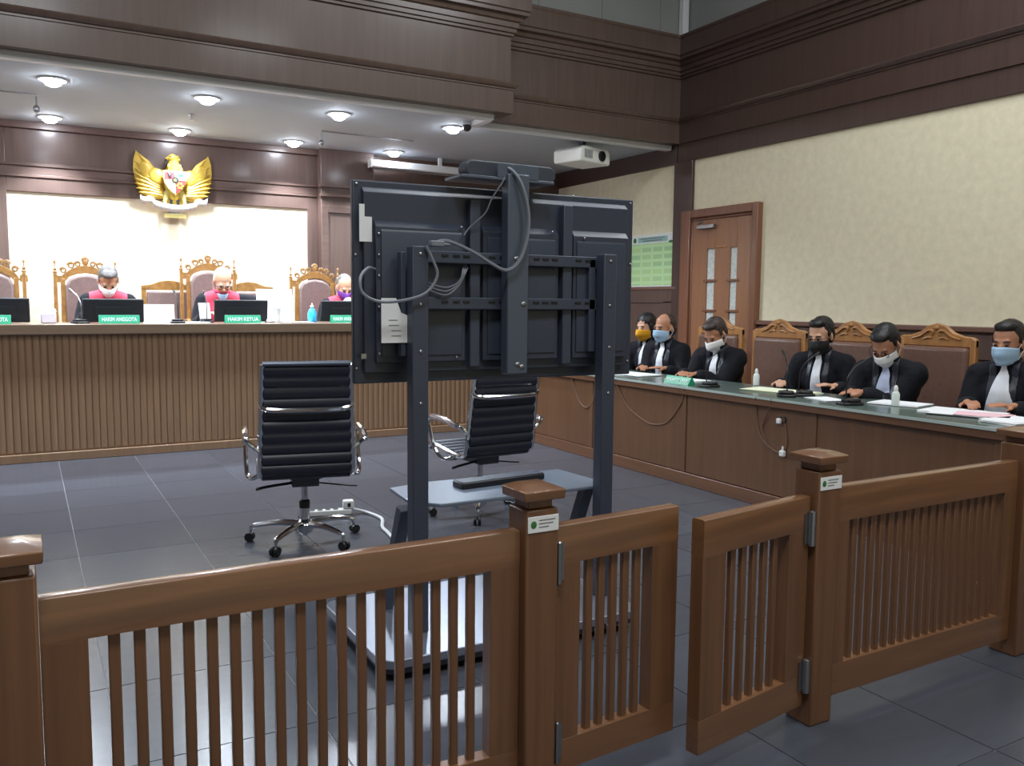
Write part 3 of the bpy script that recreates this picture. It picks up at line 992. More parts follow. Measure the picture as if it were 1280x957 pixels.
# ================================================================== OFFICE CHAIRS
def office_chair(loc, rz, label):
    t = thing('office_chair', label, 'chair', loc, rz, 'black chrome office chairs')
    # sling profile (y, z)
    prof = [(.24, .415), (.235, .445), (.19, .455), (.06, .44), (-.08, .425), (-.17, .425), (-.225, .45), (-.25, .52), (-.268, .65), (-.292, .8), (-.322, .95), (-.345, 1.055)]
    P = catmull([(0, y, z) for y, z in prof], 14)
    acc, L = [0.0], 0
    for a, b in zip(P[:-1], P[1:]):
        L += (b - a).length
        acc.append(L)
    mb = MB()
    left, right, lb_, rb_ = [], [], [], []
    for i, p in enumerate(P):
        tg = (P[min(i + 1, len(P) - 1)] - P[max(i - 1, 0)]).normalized()
        nr = Vector((0, -tg.z, tg.y))
        q = abs(sin(pi * acc[i] / .062)) ** .55
        hw = .236 - .018 * max(0, (p.z - .5)) / .55
        hh = .006 + .016 * q
        left.append(p + nr * hh + Vector((-hw, 0, 0))); right.append(p + nr * hh + Vector((hw, 0, 0)))
        lb_.append(p - nr * hh + Vector((-hw, 0, 0))); rb_.append(p - nr * hh + Vector((hw, 0, 0)))
    mb.strip(left, right)
    mb.strip(rb_, lb_)
    mb.strip(right, rb_)
    mb.strip(lb_, left)
    mb.add([left[0], right[0], rb_[0], lb_[0]], [(0, 1, 2, 3)])
    mb.add([left[-1], right[-1], rb_[-1], lb_[-1]], [(0, 1, 2, 3)])
    mb.build('sling_seat', M['black_leather'], t, smooth=60)
    for sx in (-1, 1):
        pts = [(sx * (.247 - .018 * max(0, (z - .5)) / .55), y, z) for y, z in prof[1:]]
        MB().tube(pts, .017, 8, 6).build('side_frame', M['chrome'], t)
        arm = [(sx * .245, -.262, .58), (sx * .29, -.262, .615), (sx * .318, -.235, .64), (sx * .322, -.1, .652), (sx * .322, .06, .655), (sx * .322, .115, .63), (sx * .32, .1, .57), (sx * .318, .05, .47), (sx * .312, -.02, .41), (sx * .29, -.08, .40), (sx * .245, -.1, .425)]
        MB().tube(arm, .0125, 8, 6).build('arm_loop', M['chrome'], t)
        MB().tube([(sx * .32, -.245, .632), (sx * .322, -.1, .655), (sx * .322, .07, .66)], .018, 8, 6).build('arm_pad', M['chrome'], t)
    MB().tube([(-.228, -.362, 1.06), (.228, -.362, 1.06)], .014, 8, 0).build('top_bar', M['grey_metal'], t)
    br = [(-.242, -.297, .835), (-.225, -.325, .82), (-.17, -.345, .812), (0, -.35, .81), (.17, -.345, .812), (.225, -.325, .82), (.242, -.297, .835)]
    MB().tube(br, .0135, 8, 6).build('back_bar', M['chrome'], t)
    un = MB()
    un.box(-.24, .24, -.02, .02, .375, .395)
    un.box(-.075, .075, -.12, .1, .345, .40)
    un.bar((.07, 0, .37), (.2, -.05, .41), .03, .02)
    un.build('tilt_mechanism', M['black_metal'], t, .006)
    MB().tube([(-.06, -.06, .362), (-.2, -.1, .355), (-.27, -.11, .345)], .009, 6, 4).build('lever', M['black_plastic'], t)
    MB().tube([(.06, -.03, .35), (.25, -.02, .32), (.3, -.02, .315)], .005, 6, 4).build('lever', M['black_plastic'], t)
    MB().lathe([(.028, .075), (.03, .2), (.02, .21), (.02, .35)], seg=14).build('gas_column', M['chrome'], t)
    MB().lathe([(.03, .2), (.031, .24), (.02, .25)], seg=14).build('column_sleeve', M['black_plastic'], t)
    MB().lathe([(.02, .04), (.045, .06), (.05, .105), (.035, .13), (.028, .135)], seg=14).build('hub', M['chrome'], t)
    for k in range(5):
        a = radians(72 * k + 20)
        d = Vector((cos(a), sin(a), 0))
        MB().tube([d * .03 + Vector((0, 0, .105)), d * .15 + Vector((0, 0, .112)), d * .28 + Vector((0, 0, .095)), d * .312 + Vector((0, 0, .08))], [.02, .018, .015, .014], 8, 5).build('base_leg', M['chrome'], t)
        n = Vector((-d.y, d.x, 0))
        c = MB()
        for sd in (-1, 1):
            c.lathe([(.012, -.009), (.026, -.009), (.028, 0), (.026, .009), (.012, .009)], d * .318 + n * (sd * .014) + Vector((0, 0, .028)), 12, axis=n)
        cs = c.build('caster', M['black_plastic'], t)
        MB().lathe([(.008, .035), (.009, .085)], d * .312, 8).build('caster_stem', M['chrome'], cs)
    return t

office_chair((1.365, 4.80, 0), radians(-12), 'black ribbed office chair with chrome arms, standing alone left of the display stand')
office_chair((2.575, 4.93, 0), radians(4), 'black ribbed office chair with chrome arms, standing behind the display stand')

# power strip on the floor with its cable
g = thing('power_strip', 'white power strip lying on the floor behind the left office chair', 'power strip', (1.70, 5.33, 0), radians(-12))
MB().box(-.17, .12, -.03, .03, 0, .035).build('strip_housing', M['white_plastic'], g, .006)
sk = MB()
for k in range(4):
    sk.lathe([(.018, 0), (.018, .002)], (-.13 + k * .05, 0, .0355), 12)
sk.build('sockets', M['black_plastic'], g)
g = thing('power_plug', 'white plug with black mark pushed into the power strip', 'plug', (1.80, 5.31, .036), radians(-12))
MB().box(-.035, .035, -.03, .03, 0, .055).build('plug_body', M['white_plastic'], g, .008)
MB().box(-.008, .012, -.0325, -.03, .015, .04).build('plug_mark', M['black_plastic'], g)
cable('floor_cable', 'white power cable curving over the floor from the strip to the display stand', [(1.825, 5.3, .03), (1.9, 5.25, .012), (1.93, 5.05, .011), (1.86, 4.85, .011), (1.84, 4.7, .011), (1.78, 4.3, .011), (1.7, 3.9, .011), (1.6, 3.6, .011)], .011, M['cable_white'])

# ================================================================== JUDGES' CHAIRS
def throne(loc, label, first=[None]):
    if first[0] is not None:
        return dup(first[0], loc, None, label)
    t = thing('carved_armchair', label, 'chair', loc, pi, 'carved high-backed judges chairs')
    first[0] = t
    g = M['gilt_wood']
    for sx in (-1, 1):
        p = MB()
        p.box(sx * .272 - .018, sx * .272 + .018, -.27, -.232, .0, 1.22)
        p.build('back_post', g, t, .005)
        f = MB()
        f.lathe([(.018, 1.22), (.022, 1.235), (.01, 1.25), (.018, 1.262), (.008, 1.28), (.006, 1.315), (.014, 1.325), (.012, 1.34), (.001, 1.35)], (sx * .272, -.251, 0), 10)
        f.build('finial', g, t)
        MB().box(sx * .205 - .022, sx * .205 + .022, -.268, -.235, .42, 1.17).build('back_stile', g, t, .005)
        MB().box(sx * .255 - .05, sx * .255 + .02, -.266, -.236, 1.13, 1.2).build('shoulder_block', g, t, .008)
        MB().box(sx * .272 - .022, sx * .272 + .022, .19, .235, 0, .68).build('front_leg', g, t, .006)
        MB().tube([(sx * .272, -.25, .66), (sx * .28, 0, .69), (sx * .28, .2, .70), (sx * .28, .26, .68)], .022, 8, 5).build('armrest', g, t)
    # arched crest with scrolls
    cr = MB()
    arch = [(-.24, 1.17), (-.2, 1.235), (-.13, 1.285), (-.06, 1.315), (0, 1.325), (.06, 1.315), (.13, 1.285), (.2, 1.235), (.24, 1.17)]
    low = [(.2, 1.14), (.15, 1.205), (.08, 1.235), (0, 1.245), (-.08, 1.235), (-.15, 1.205), (-.2, 1.14)]
    cr.prism([(x, z - .02) for x, z in arch] + [(x, z - .02) for x, z in low], -.262, -.24)
    cr.build('crest_rail', g, t, .005)
    cv = MB()
    for sx in (-1, 1):
        for (x, z, r) in ((.20, 1.25, .03), (.13, 1.30, .034), (.07, 1.315, .028)):
            pts = []
            for k in range(15):
                a = k / 14 * 2 * pi * 1.4
                rr = r * (1 - .55 * k / 14)
                pts.append((sx * (x + rr * cos(a)), -.25, z + rr * sin(a)))
            cv.tube(pts, .009, 6, 0)
    for k in range(5):
        a = radians(30 + 30 * k)
        cv.ball((.028 * cos(a), -.248, 1.345 + .028 * sin(a)), (.014, .012, .02), 8, 6)
    cv.ball((0, -.248, 1.335), (.03, .014, .036), 10, 8)
    cv.build('crest_carving', g, t)
    bp = MB()
    top = [(.183, 1.1), (.15, 1.165), (.08, 1.2), (0, 1.212), (-.08, 1.2), (-.15, 1.165), (-.183, 1.1)]
    bp.prism([(-.183, .5), (.183, .5)] + top, -.262, -.205)
    bp.build('backrest', M['leather_grey'], t, .025, seg=3)
    MB().box(-.24, .24, -.22, .24, .36, .46).build('seat', M['leather_grey'], t, .03, seg=3)
    MB().box(-.255, .255, -.25, .235, .28, .36).build('seat_rail', g, t, .006)
    return t

throne((-.262, 9.36, PLAT), 'carved gilt high-backed chair at the left edge with nobody in view on it')
throne((.548, 9.36, PLAT), 'carved gilt high-backed chair of the grey-haired judge in a white mask')
throne((1.725, 9.36, PLAT + .06), 'carved gilt high-backed chair of the white-haired judge, tallest of the row')
throne((2.885, 9.36, PLAT), 'carved gilt high-backed chair of the judge in a purple mask')

def side_chair(loc, label, first=[None]):
    if first[0] is not None:
        return dup(first[0], loc, None, label)
    t = thing('side_chair', label, 'chair', loc, pi, 'plain padded side chairs behind the bench')
    first[0] = t
    g = M['gilt_wood']
    for sx in (-1, 1):
        MB().box(sx * .25 - .025, sx * .25 + .025, -.26, -.22, 0, 1.09).build('back_post', g, t, .006)
        MB().box(sx * .25 - .022, sx * .25 + .022, .19, .235, 0, .44).build('front_leg', g, t, .006)
    cr = MB()
    arch = [(-.275, 1.12), (-.18, 1.13), (-.09, 1.165), (0, 1.18), (.09, 1.165), (.18, 1.13), (.275, 1.12)]
    cr.prism([(.275, 1.07), (-.275, 1.07)] + arch, -.26, -.22)
    cr.build('crest_rail', g, t, .006)
    MB().box(-.222, .222, -.262, -.2, .55, 1.06).build('backrest', M['leather_grey'], t, .02, seg=3)
    MB().box(-.26, .26, -.24, .24, .38, .46).build('seat', M['leather_grey'], t, .025, seg=3)
    return t

side_chair((1.36, 9.62, PLAT), 'plain wooden side chair with taupe pad, left of the tallest carved chair')
side_chair((2.2, 9.62, PLAT), 'plain wooden side chair right of the tallest carved chair, half hidden by papers')

# ================================================================== PROSECUTORS' CHAIRS
def tall_chair(loc, label, first=[None]):
    if first[0] is not None:
        return dup(first[0], loc, None, label)
    t = thing('leather_armchair', label, 'chair', loc, pi / 2, 'high-backed leather chairs at the counsel table')
    first[0] = t
    g = M['oak']
    for sx in (-1, 1):
        MB().box(sx * .28 - .022, sx * .28 + .022, -.27, -.225, 0, 1.16).build('back_post', g, t, .008)
        MB().box(sx * .27 - .022, sx * .27 + .022, .2, .245, 0, .64).build('front_leg', g, t, .006)
        MB().tube([(sx * .28, -.25, .62), (sx * .285, 0, .655), (sx * .285, .22, .655)], .022, 8, 5).build('armrest', g, t)
    cr = MB()
    arch = [(-.302, 1.16), (-.27, 1.175), (-.2, 1.18), (-.13, 1.205), (-.07, 1.25), (0, 1.268), (.07, 1.25), (.13, 1.205), (.2, 1.18), (.27, 1.175), (.302, 1.16)]
    cr.prism([(.302, 1.1), (-.302, 1.1)] + arch, -.268, -.227)
    cr.build('crest_rail', g, t, .008)
    cv = MB()
    for sx in (-1, 1):
        cv.tube([(sx * .19, -.224, 1.155), (sx * .12, -.222, 1.175), (sx * .06, -.222, 1.215), (sx * .02, -.222, 1.205), (sx * .035, -.222, 1.18)], [.006, .009, .01, .008, .005], 6, 5)
        cv.tube([(sx * .1, -.224, 1.15), (sx * .06, -.222, 1.165), (sx * .03, -.222, 1.16)], .007, 6, 4)
    cv.ball((0, -.224, 1.235), (.022, .01, .018), 10, 8)
    cv.build('crest_carving', g, t)
    MB().box(-.26, .26, -.275, -.19, .5, 1.1).build('backrest', M['leather'], t, .03, seg=3)
    MB().box(-.27, .27, -.24, .25, .36, .46).build('seat', M['leather'], t, .03, seg=3)
    return t

CX_ = 5.52
tall_chair((CX_, 5.36, 0), 'empty brown leather high-backed chair with carved crest, beside the door frame')
tall_chair((CX_, 4.60, 0), 'brown leather high-backed chair of the person in the black mask')
tall_chair((CX_, 3.86, 0), 'brown leather high-backed chair of the person clasping hands, carved crest in full view')
tall_chair((CX_, 3.0, 0), 'brown leather high-backed chair of the person at the right edge')
tall_chair((CX_ + .12, 6.22, 0), 'brown leather chair before the door, behind the person in the cupped white mask')


def low_chair(loc, label):
    t = thing('low_chair', label, 'chair', loc, pi / 2, 'low-backed chairs at the far end of the counsel table')
    for sx in (-1, 1):
        MB().box(sx * .22 - .018, sx * .22 + .018, -.25, -.215, 0, .8).build('back_post', M['oak'], t, .005)
        MB().box(sx * .22 - .018, sx * .22 + .018, .17, .205, 0, .4).build('front_leg', M['oak'], t, .005)
    MB().box(-.2, .2, -.25, -.2, .55, .82).build('backrest', M['leather'], t, .02, seg=3)
    MB().box(-.235, .235, -.24, .22, .38, .46).build('seat', M['leather'], t, .025, seg=3)


low_chair((CX_ + .02, 6.80, 0), 'low brown chair under the balding person in the pale blue mask')
low_chair((CX_ + .15, 7.36, 0), 'low brown chair under the person in the yellow mask')

# ================================================================== PEOPLE
def remesh(mb, name, voxel, it=4, fac=.5):
    me = mb.mesh(name, 0)
    o = bpy.data.objects.new('tmp', me)
    TMP.collection.objects.link(o)
    r = o.modifiers.new('r', 'REMESH')
    r.mode = 'VOXEL'
    r.voxel_size = voxel
    if it:
        sm = o.modifiers.new('s', 'SMOOTH')
        sm.factor = fac
        sm.iterations = it
    dg = scratch_depsgraph()
    new = bpy.data.meshes.new_from_object(o.evaluated_get(dg))
    bpy.data.objects.remove(o)
    bpy.data.meshes.remove(me)
    new.name = name
    new.polygons.foreach_set('use_smooth', [True] * len(new.polygons))
    return new


def puff(me, f):
    """move every vertex along its normal by f(position)"""
    n = len(me.vertices)
    co, no = [0.0] * (3 * n), [0.0] * (3 * n)
    me.vertices.foreach_get('co', co)
    me.vertex_normals.foreach_get('vector', no)
    for i in range(n):
        d = f(Vector(co[3 * i:3 * i + 3]))
        for k in range(3):
            co[3 * i + k] += no[3 * i + k] * d
    me.vertices.foreach_set('co', co)
    me.update()


def ik(S, W, a, b, pole):
    S, W = Vector(S), Vector(W)
    d = W - S
    L = min(d.length, (a + b) * .985)
    d = d.normalized()
    W = S + d * L
    x = (a * a - b * b + L * L) / (2 * L)
    h = sqrt(max(a * a - x * x, 1e-5))
    p = Vector(pole)
    p = (p - d * p.dot(d)).normalized()
    return S + d * x + p * h, W


def hand(mb, W, d, palm, side, curl):
    """palm + five fingers; d = pointing direction, palm = direction the palm faces, side = +1 thumb on +s"""
    d = Vector(d).normalized()
    n = Vector(palm)
    n = (n - d * n.dot(d)).normalized()
    s = d.cross(n) * side
    W = Vector(W)
    for q in (-.026, -.009, .009, .026):
        mb.capsule(W + d * .012 + s * q * .7, W + d * .082 + s * q * 1.15, .014, .0125, 10)
    for q, L in ((.033, .072), (.0115, .08), (-.0105, .075), (-.032, .06)):
        p = W + d * .084 + s * q
        dd = d.copy()
        for k, fr in enumerate((.45, .32, .25)):
            ang = curl * (.55 + .35 * k)
            dd = (Matrix.Rotation(-ang, 3, s * side) @ dd) if side > 0 else (Matrix.Rotation(ang, 3, s * side) @ dd)
            # make sure the bend goes towards the palm
            if dd.dot(n) < 0:
                dd = dd - n * dd.dot(n) * 2
            e = p + dd.normalized() * L * fr
            mb.capsule(p, e, .0092 - .0008 * k, .0086 - .0008 * k, 8)
            p = e
    p = W + d * .022 + s * .03
    t1 = (d * .7 + s * .65 + n * .3).normalized()
    e = p + t1 * .042
    mb.capsule(p - s * .012, e, .0135, .0105, 8)
    mb.capsule(e, e + (d * .9 + s * .15 + n * .35).normalized() * .032, .0102, .0085, 8)


def cut_patch(me, planes, name, offset, keep=None):
    bm = bmesh.new()
    bm.from_mesh(me)
    for co, no in planes:
        bmesh.ops.bisect_plane(bm, geom=bm.verts[:] + bm.edges[:] + bm.faces[:], plane_co=co, plane_no=no, clear_outer=True)
    if keep:
        kill = [f for f in bm.faces if not keep(f)]
        bmesh.ops.delete(bm, geom=kill, context='FACES')
    left, isles = set(bm.faces), []
    while left:
        stk, isl = [left.pop()], []
        while stk:
            f = stk.pop()
            isl.append(f)
            for e in f.edges:
                for g in e.link_faces:
                    if g in left:
                        left.discard(g)
                        stk.append(g)
        isles.append(isl)
    big = max(len(i) for i in isles)
    best = set(max((i for i in isles if len(i) > .12 * big), key=lambda i: max(f.calc_center_median().z for f in i)))
    bmesh.ops.delete(bm, geom=[f for f in bm.faces if f not in best], context='FACES')
    bm.normal_update()
    for v in bm.verts:
        v.co += v.normal * offset
    n = bpy.data.meshes.new(name)
    bm.to_mesh(n)
    bm.free()
    n.polygons.foreach_set('use_smooth', [True] * len(n.polygons))
    return n


def add_solid(o, th):
    s = o.modifiers.new('t', 'SOLIDIFY')
    s.thickness = th
    s.offset = 1


def person(label, loc, rz, seat=.46, lean=15, hp=15, hy=0, roll=0, side_lean=0, lh=None, rh=None, skin='skin', hair='hair_black', hair_kind='short', mask='mask_white', mask_kind='cup', chin_mask=False, glasses=False, judge=False, jabot='shirt', scale=1.0, hcurl=.5, lpole=(-.4, -.6, -1.2), rpole=(.4, -.6, -1.2), jab_w=.04, hand_up_r=False):
    t = thing('person', label, 'person', loc, rz)
    L = radians(lean)
    SLn = radians(side_lean)
    sp = (Matrix.Rotation(SLn, 3, 'Y') @ Vector((0, sin(L), cos(L)))).normalized()
    H = Vector((0, 0, seat + .085))
    across = Vector((cos(SLn), 0, -sin(SLn)))
    chest = H + sp * .30
    sh = H + sp * .43
    nb = H + sp * .49
    nt_ = nb + (sp * .6 + Vector((0, .15, .6))).normalized() * .085
    RH = Matrix.Rotation(radians(hy), 3, 'Z') @ Matrix.Rotation(radians(-hp), 3, 'X') @ Matrix.Rotation(radians(roll), 3, 'Y')
    sc_ = 1.06

    def hd(x, y, z):
        return nt_ + RH @ (Vector((x, y, z)) * sc_)

    shL, shR = sh - across * .175, sh + across * .175
    lh = Vector(lh) if lh else Vector((-.13, .5, seat + .34))
    rh = Vector(rh) if rh else Vector((.13, .5, seat + .34))
    elL, wL = ik(shL, lh, .285, .255, lpole)
    elR, wR = ik(shR, rh, .285, .255, rpole)
    # ---- continuous body
    b = MB()
    b.ball(H, (.16, .115, .12), 16, 10)
    b.capsule(H + sp * .05, chest, .125, .13)
    b.ball(chest + sp * .03, (.15, .105, .15), 16, 10)
    b.capsule(shL + across * .02, shR - across * .02, .048, .048)
    b.capsule(nb - sp * .04, nt_ + Vector((0, .0, .03)), .058, .052)
    for s_, el, wr in ((shL, elL, wL), (shR, elR, wR)):
        b.capsule(s_ + (el - s_) * .1, el, .044, .04)
        b.capsule(el, wr, .042, .027)
    dl = (wL - elL).normalized()
    dr_ = (wR - elR).normalized()
    hd_l = Vector((dl.x + .35, dl.y, dl.z * .4)); hd_r = Vector((dr_.x - .35, dr_.y, dr_.z * .4))
    if hand_up_r:
        hd_r = dr_
    hand(b, wL, hd_l, (0.15, .1, -1), 1, hcurl)
    hand(b, wR, hd_r, (-.15, .1, -1), -1, hcurl)
    for sx in (-1, 1):
        hip = H + Vector((sx * .09, .02, -.01))
        kn = Vector((sx * .12, .42, seat + .05))
        an = Vector((sx * .12, .40, .09 + (loc[2] * 0)))
        b.capsule(hip, kn, .082, .058)
        b.capsule(kn, an, .056, .036)
        b.capsule(an, an + Vector((0, .13, -.05)), .036, .03)
    # head: cranium, face, jaw, chin, nose, brow, ears
    b.ball(hd(0, -.012, .092), (.077 * sc_, .096 * sc_, .088 * sc_), 18, 14, RH)
    b.ball(hd(0, .03, .04), (.062 * sc_, .068 * sc_, .088 * sc_), 16, 12, RH)
    b.ball(hd(0, .03, -.01), (.052 * sc_, .058 * sc_, .045 * sc_), 14, 10, RH)
    b.ball(hd(0, .072, -.038), (.022 * sc_, .018 * sc_, .016 * sc_), 10, 8, RH)
    b.capsule(hd(0, .092, .062), hd(0, .108, .028), .008, .013, 8)
    b.capsule(hd(-.035, .08, .078), hd(.035, .08, .078), .012, .012, 8)
    for sx in (-1, 1):
        b.ball(hd(sx * .078, -.008, .045), (.01 * sc_, .02 * sc_, .031 * sc_), 10, 8, RH)
        b.ball(hd(sx * .036, .068, .025), (.024, .02, .02), 10, 8, RH)
    body = link('body', remesh(b, 'body', .0075, 4), M[skin], t)
    # ---- eyes, brows
    for sx in (-1, 1):
        MB().ball(hd(sx * .031, .091, .055), (.0125, .007, .0062), 10, 8, RH).build('eye', M['eye'], t)
        MB().tube([hd(sx * .014, .096, .075), hd(sx * .033, .096, .081), hd(sx * .05, .083, .076)], [.003, .005, .003], 6, 4).build('eyebrow', M[hair], t)
    # ---- hair
    h = MB()
    if hair_kind == 'short':
        h.ball(hd(0, -.026, .108), (.083 * sc_, .096 * sc_, .088 * sc_), 18, 14, RH)
        h.ball(hd(0, -.045, .06), (.08 * sc_, .074 * sc_, .085 * sc_), 18, 12, RH)
        h.ball(hd(0, .03, .158), (.062 * sc_, .056 * sc_, .032 * sc_), 14, 10, RH)
        for sx in (-1, 1):
            h.ball(hd(sx * .072, .008, .08), (.012, .02, .03), 10, 8, RH)
    elif hair_kind == 'thin':
        h.ball(hd(0, -.03, .094), (.081 * sc_, .092 * sc_, .088 * sc_), 18, 14, RH)
        h.ball(hd(0, -.048, .05), (.078 * sc_, .072 * sc_, .08 * sc_), 18, 12, RH)
    else:
        h.ball(hd(0, -.02, .105), (.085 * sc_, .1 * sc_, .09 * sc_), 18, 14, RH)
        h.ball(hd(0, -.055, .02), (.085 * sc_, .075 * sc_, .12 * sc_), 18, 12, RH)
        h.capsule(hd(0, -.06, .0), nb + Vector((0, -.06, -.08)), .085, .075)
        for sx in (-1, 1):
            h.capsule(hd(sx * .07, .01, .08), hd(sx * .075, -.01, -.06), .024, .028)
    hm_ = remesh(h, 'hair', .0075, 3)
    puff(hm_, lambda p: .003 * noise.noise(p * 60))
    link('hair', hm_, M[hair], t)
    # ---- mask
    if mask:
        oz = -.075 if chin_mask else 0.0
        oy = -.02 if chin_mask else 0.0
        mk = MB()
        NU, NV = 17, 10
        rows = []
        for j in range(NV):
            v = j / (NV - 1)
            row = []
            for i in range(NU):
                u = i / (NU - 1) * 2 - 1
                a = u * radians(74)
                z = -.062 + .112 * v
                if abs(u) > .35:
                    z = z * (1 - .45 * (abs(u) - .35)) - .006 * (abs(u) - .35)
                bul = (cos(a * 1.15) if abs(a * 1.15) < pi / 2 else 0)
                prof_ = sin(pi * min(1, max(0, .12 + .8 * (1 - v)))) if mask_kind != 'flat' else sin(pi * (.2 + .6 * (1 - v)))
                ry = .098 + .028 * bul * prof_ + (.012 * bul if v > .55 else 0) - (.018 * (1 - v) ** 2 if v < .4 else 0)
                rx = .071 + .006 * prof_ - .014 * (1 - v) ** 2
                if mask_kind == 'cup':
                    ry += .014 * max(0, 1 - abs(u) * 3) * prof_
                if mask_kind == 'flat':
                    ry += .003 * sin(v * 5 * 2 * pi) * bul
                row.append(hd(rx * sin(a), ry * cos(a) + oy - .003, z + oz))
            rows.append(row)
        vs = [p for r in rows for p in r]
        mk.add(vs, [(j * NU + i, j * NU + i + 1, (j + 1) * NU + i + 1, (j + 1) * NU + i) for j in range(NV - 1) for i in range(NU - 1)])
        mo_ = mk.build('face_mask', M[mask], t, smooth=180)
        add_solid(mo_, .003)
        for sx in (-1, 1):
            MB().tube([hd(sx * .069, .025 + oy, .03 + oz), hd(sx * .083, -.005, .06), hd(sx * .085, -.02, .03), hd(sx * .066, .025 + oy, -.035 + oz)], .0018, 5, 5).build('ear_loop', M['mask_white'] if mask != 'mask_black' else M['mask_black'], mo_)
    if glasses:
        gl = MB()
        for sx in (-1, 1):
            pts = [hd(sx * .034 + .026 * cos(a), .104 - .006 * abs(cos(a)), .053 + .018 * sin(a)) for a in [k / 14 * 2 * pi for k in range(15)]]
            gl.tube(pts, .0022, 6, 0)
            gl.tube([hd(sx * .06, .1, .06), hd(sx * .08, .06, .06), hd(sx * .084, -.01, .058)], .0022, 6, 4)
        gl.tube([hd(-.009, .106, .058), hd(.009, .106, .058)], .0022, 6, 0)
        gl.build('glasses', M['black_plastic'], t)
    # ---- robe with wide sleeves
    r = MB()
    r.ball(H + Vector((0, .01, .0)), (.205, .16, .12), 18, 10)
    r.capsule(H, chest, .155, .155, 16)
    r.ball(chest, (.19, .14, .19), 18, 12)
    r.capsule(shL + across * .02 - sp * .035, shR - across * .02 - sp * .035, .083, .083, 14)
    for s_ in (shL, shR):
        r.capsule(s_ - sp * .02, nb + sp * .0, .08, .06)
    for s_, el, wr in ((shL, elL, wL), (shR, elR, wR)):
        r.capsule(s_ - sp * .01, el, .08, .074)
        e2 = el + (wr - el) * .8
        r.capsule(el, e2, .074, .062)
        r.capsule(e2 + Vector((0, 0, -.012)), el + (wr - el) * .9 + Vector((0, 0, -.016)), .06, .056)
        if not hand_up_r:
            r.capsule(el + Vector((0, 0, -.03)), e2 + Vector((0, 0, -.02)), .055, .04)
    for sx in (-1, 1):
        r.capsule(H + Vector((sx * .09, .05, .0)), Vector((sx * .13, .44, seat + .04)), .105, .085)
    rm = remesh(r, 'robe', .012, 3)
    puff(rm, lambda p: .011 * (1.0 if p.z < nb.z - .05 else .3) * (noise.noise(Vector((p.x * 11, p.y * 11, p.z * 4 + 3))) + .5 * noise.noise(Vector((p.x * 24, p.y * 24, p.z * 9)))))
    robe = link('robe', rm, M['robe'], t)
    # collar round the neck
    ck = MB()
    n_ax = (nt_ - nb).normalized()
    ring = []
    for k in range(19):
        a = 2 * pi * k / 18
        ring.append(nb + sp * .035 + Vector((cos(a) * .066, sin(a) * .064 + .004, -.012 * sin(a))))
    ck.tube(ring, .016, 8, 0)
    ck.build('collar', M['robe'] if not judge else M['red_cloth'], t)
    # white bands / shirt front
    up_ = sp
    fwd = across.cross(sp) * -1
    fwd = Vector((0, cos(L), -sin(L)))
    if jabot:
        wt, wb_ = .022, jab_w
        top, bot = nb - sp * .02, nb - sp * .34
        sl = (wb_ - wt) / .32
        pl = [(top + across * wt, (across + sp * sl)), (top - across * wt, (-across + sp * sl)), (nb + sp * .02, sp), (bot, -sp)]
        jm = cut_patch(rm, pl, 'jabot', .006, lambda f: f.normal.dot(fwd) > .15)
        jo = link('neck_bands', jm, M[jabot], t)
        add_solid(jo, .004)
    if judge:
        pl = [(sh + across * .165, across), (sh - across * .165, -across), (sh - sp * .30, -sp)]
        jm = cut_patch(rm, pl, 'bib', .003, lambda f: True)
        jo = link('red_bib', jm, M['red_cloth'], t)
        add_solid(jo, .004)
    else:
        for sx in (-1, 1):
            a0, a1 = .045, .085
            pl = [(sh + across * sx * a1, across * sx), (sh + across * sx * a0, -across * sx), (sh - sp * .36, -sp)]
            jm = cut_patch(rm, pl, 'band', .003, lambda f: f.normal.dot(fwd) > .0)
            jo = link('satin_band', jm, M['robe_satin'], t)
            add_solid(jo, .003)
    for wr, el in ((wL, elL), (wR, elR)):
        d = (wr - el).normalized()
        MB().tube([wr - d * .045, wr - d * .012], [.037, .034], 12, 0).build('shirt_cuff', M['shirt'], t)
    # trousers and shoes
    tr = MB()
    for sx in (-1, 1):
        tr.capsule(H + Vector((sx * .09, .02, -.015)), Vector((sx * .12, .42, seat + .045)), .09, .072)
        tr.capsule(Vector((sx * .12, .42, seat + .045)), Vector((sx * .12, .40, .11)), .07, .056)
    link('trousers', remesh(tr, 'trousers', .014, 2), M['trouser'], t)
    for sx in (-1, 1):
        so = MB()
        so.ball((sx * .12, .46, .042), (.047, .135, .04), 14, 8)
        so.ball((sx * .12, .385, .06), (.043, .06, .055), 12, 8)
        link('shoe', remesh(so, 'shoe', .01, 2), M['shoe'], t)
    return t


PX = pi / 2     # counsel face the well of the court (-X)
T_ = radians(17)     # turned a little towards the public
person('person with long black hair and yellow mask in a black robe', (5.56, 6.76, 0), PX + T_, lean=15, hp=8, hy=-6, hair='hair_black', hair_kind='long', mask='mask_yellow', mask_kind='cup', skin='skin_pale', side_lean=5, jab_w=.09, lh=(-.2, .36, .8), rh=(.2, .34, .8))
person('balding person in a black robe and pale blue mask, white bands at the neck', (5.37, 6.32, 0), PX + T_, lean=13, hp=6, hy=-12, hair='hair_brown', hair_kind='thin', mask='mask_blue', mask_kind='flat', skin='skin', jab_w=.05, lh=(-.16, .36, .8), rh=(.08, .38, .8))
person('person in black robe and cupped white mask, hands out on papers before the door', (5.37, 5.57, 0), PX + T_, lean=20, hp=34, hy=-8, hair='hair_brown', hair_kind='short', mask='mask_white', mask_kind='cup', skin='skin', jab_w=.05, lh=(.03, .48, .80), rh=(.16, .48, .80), hcurl=.35)
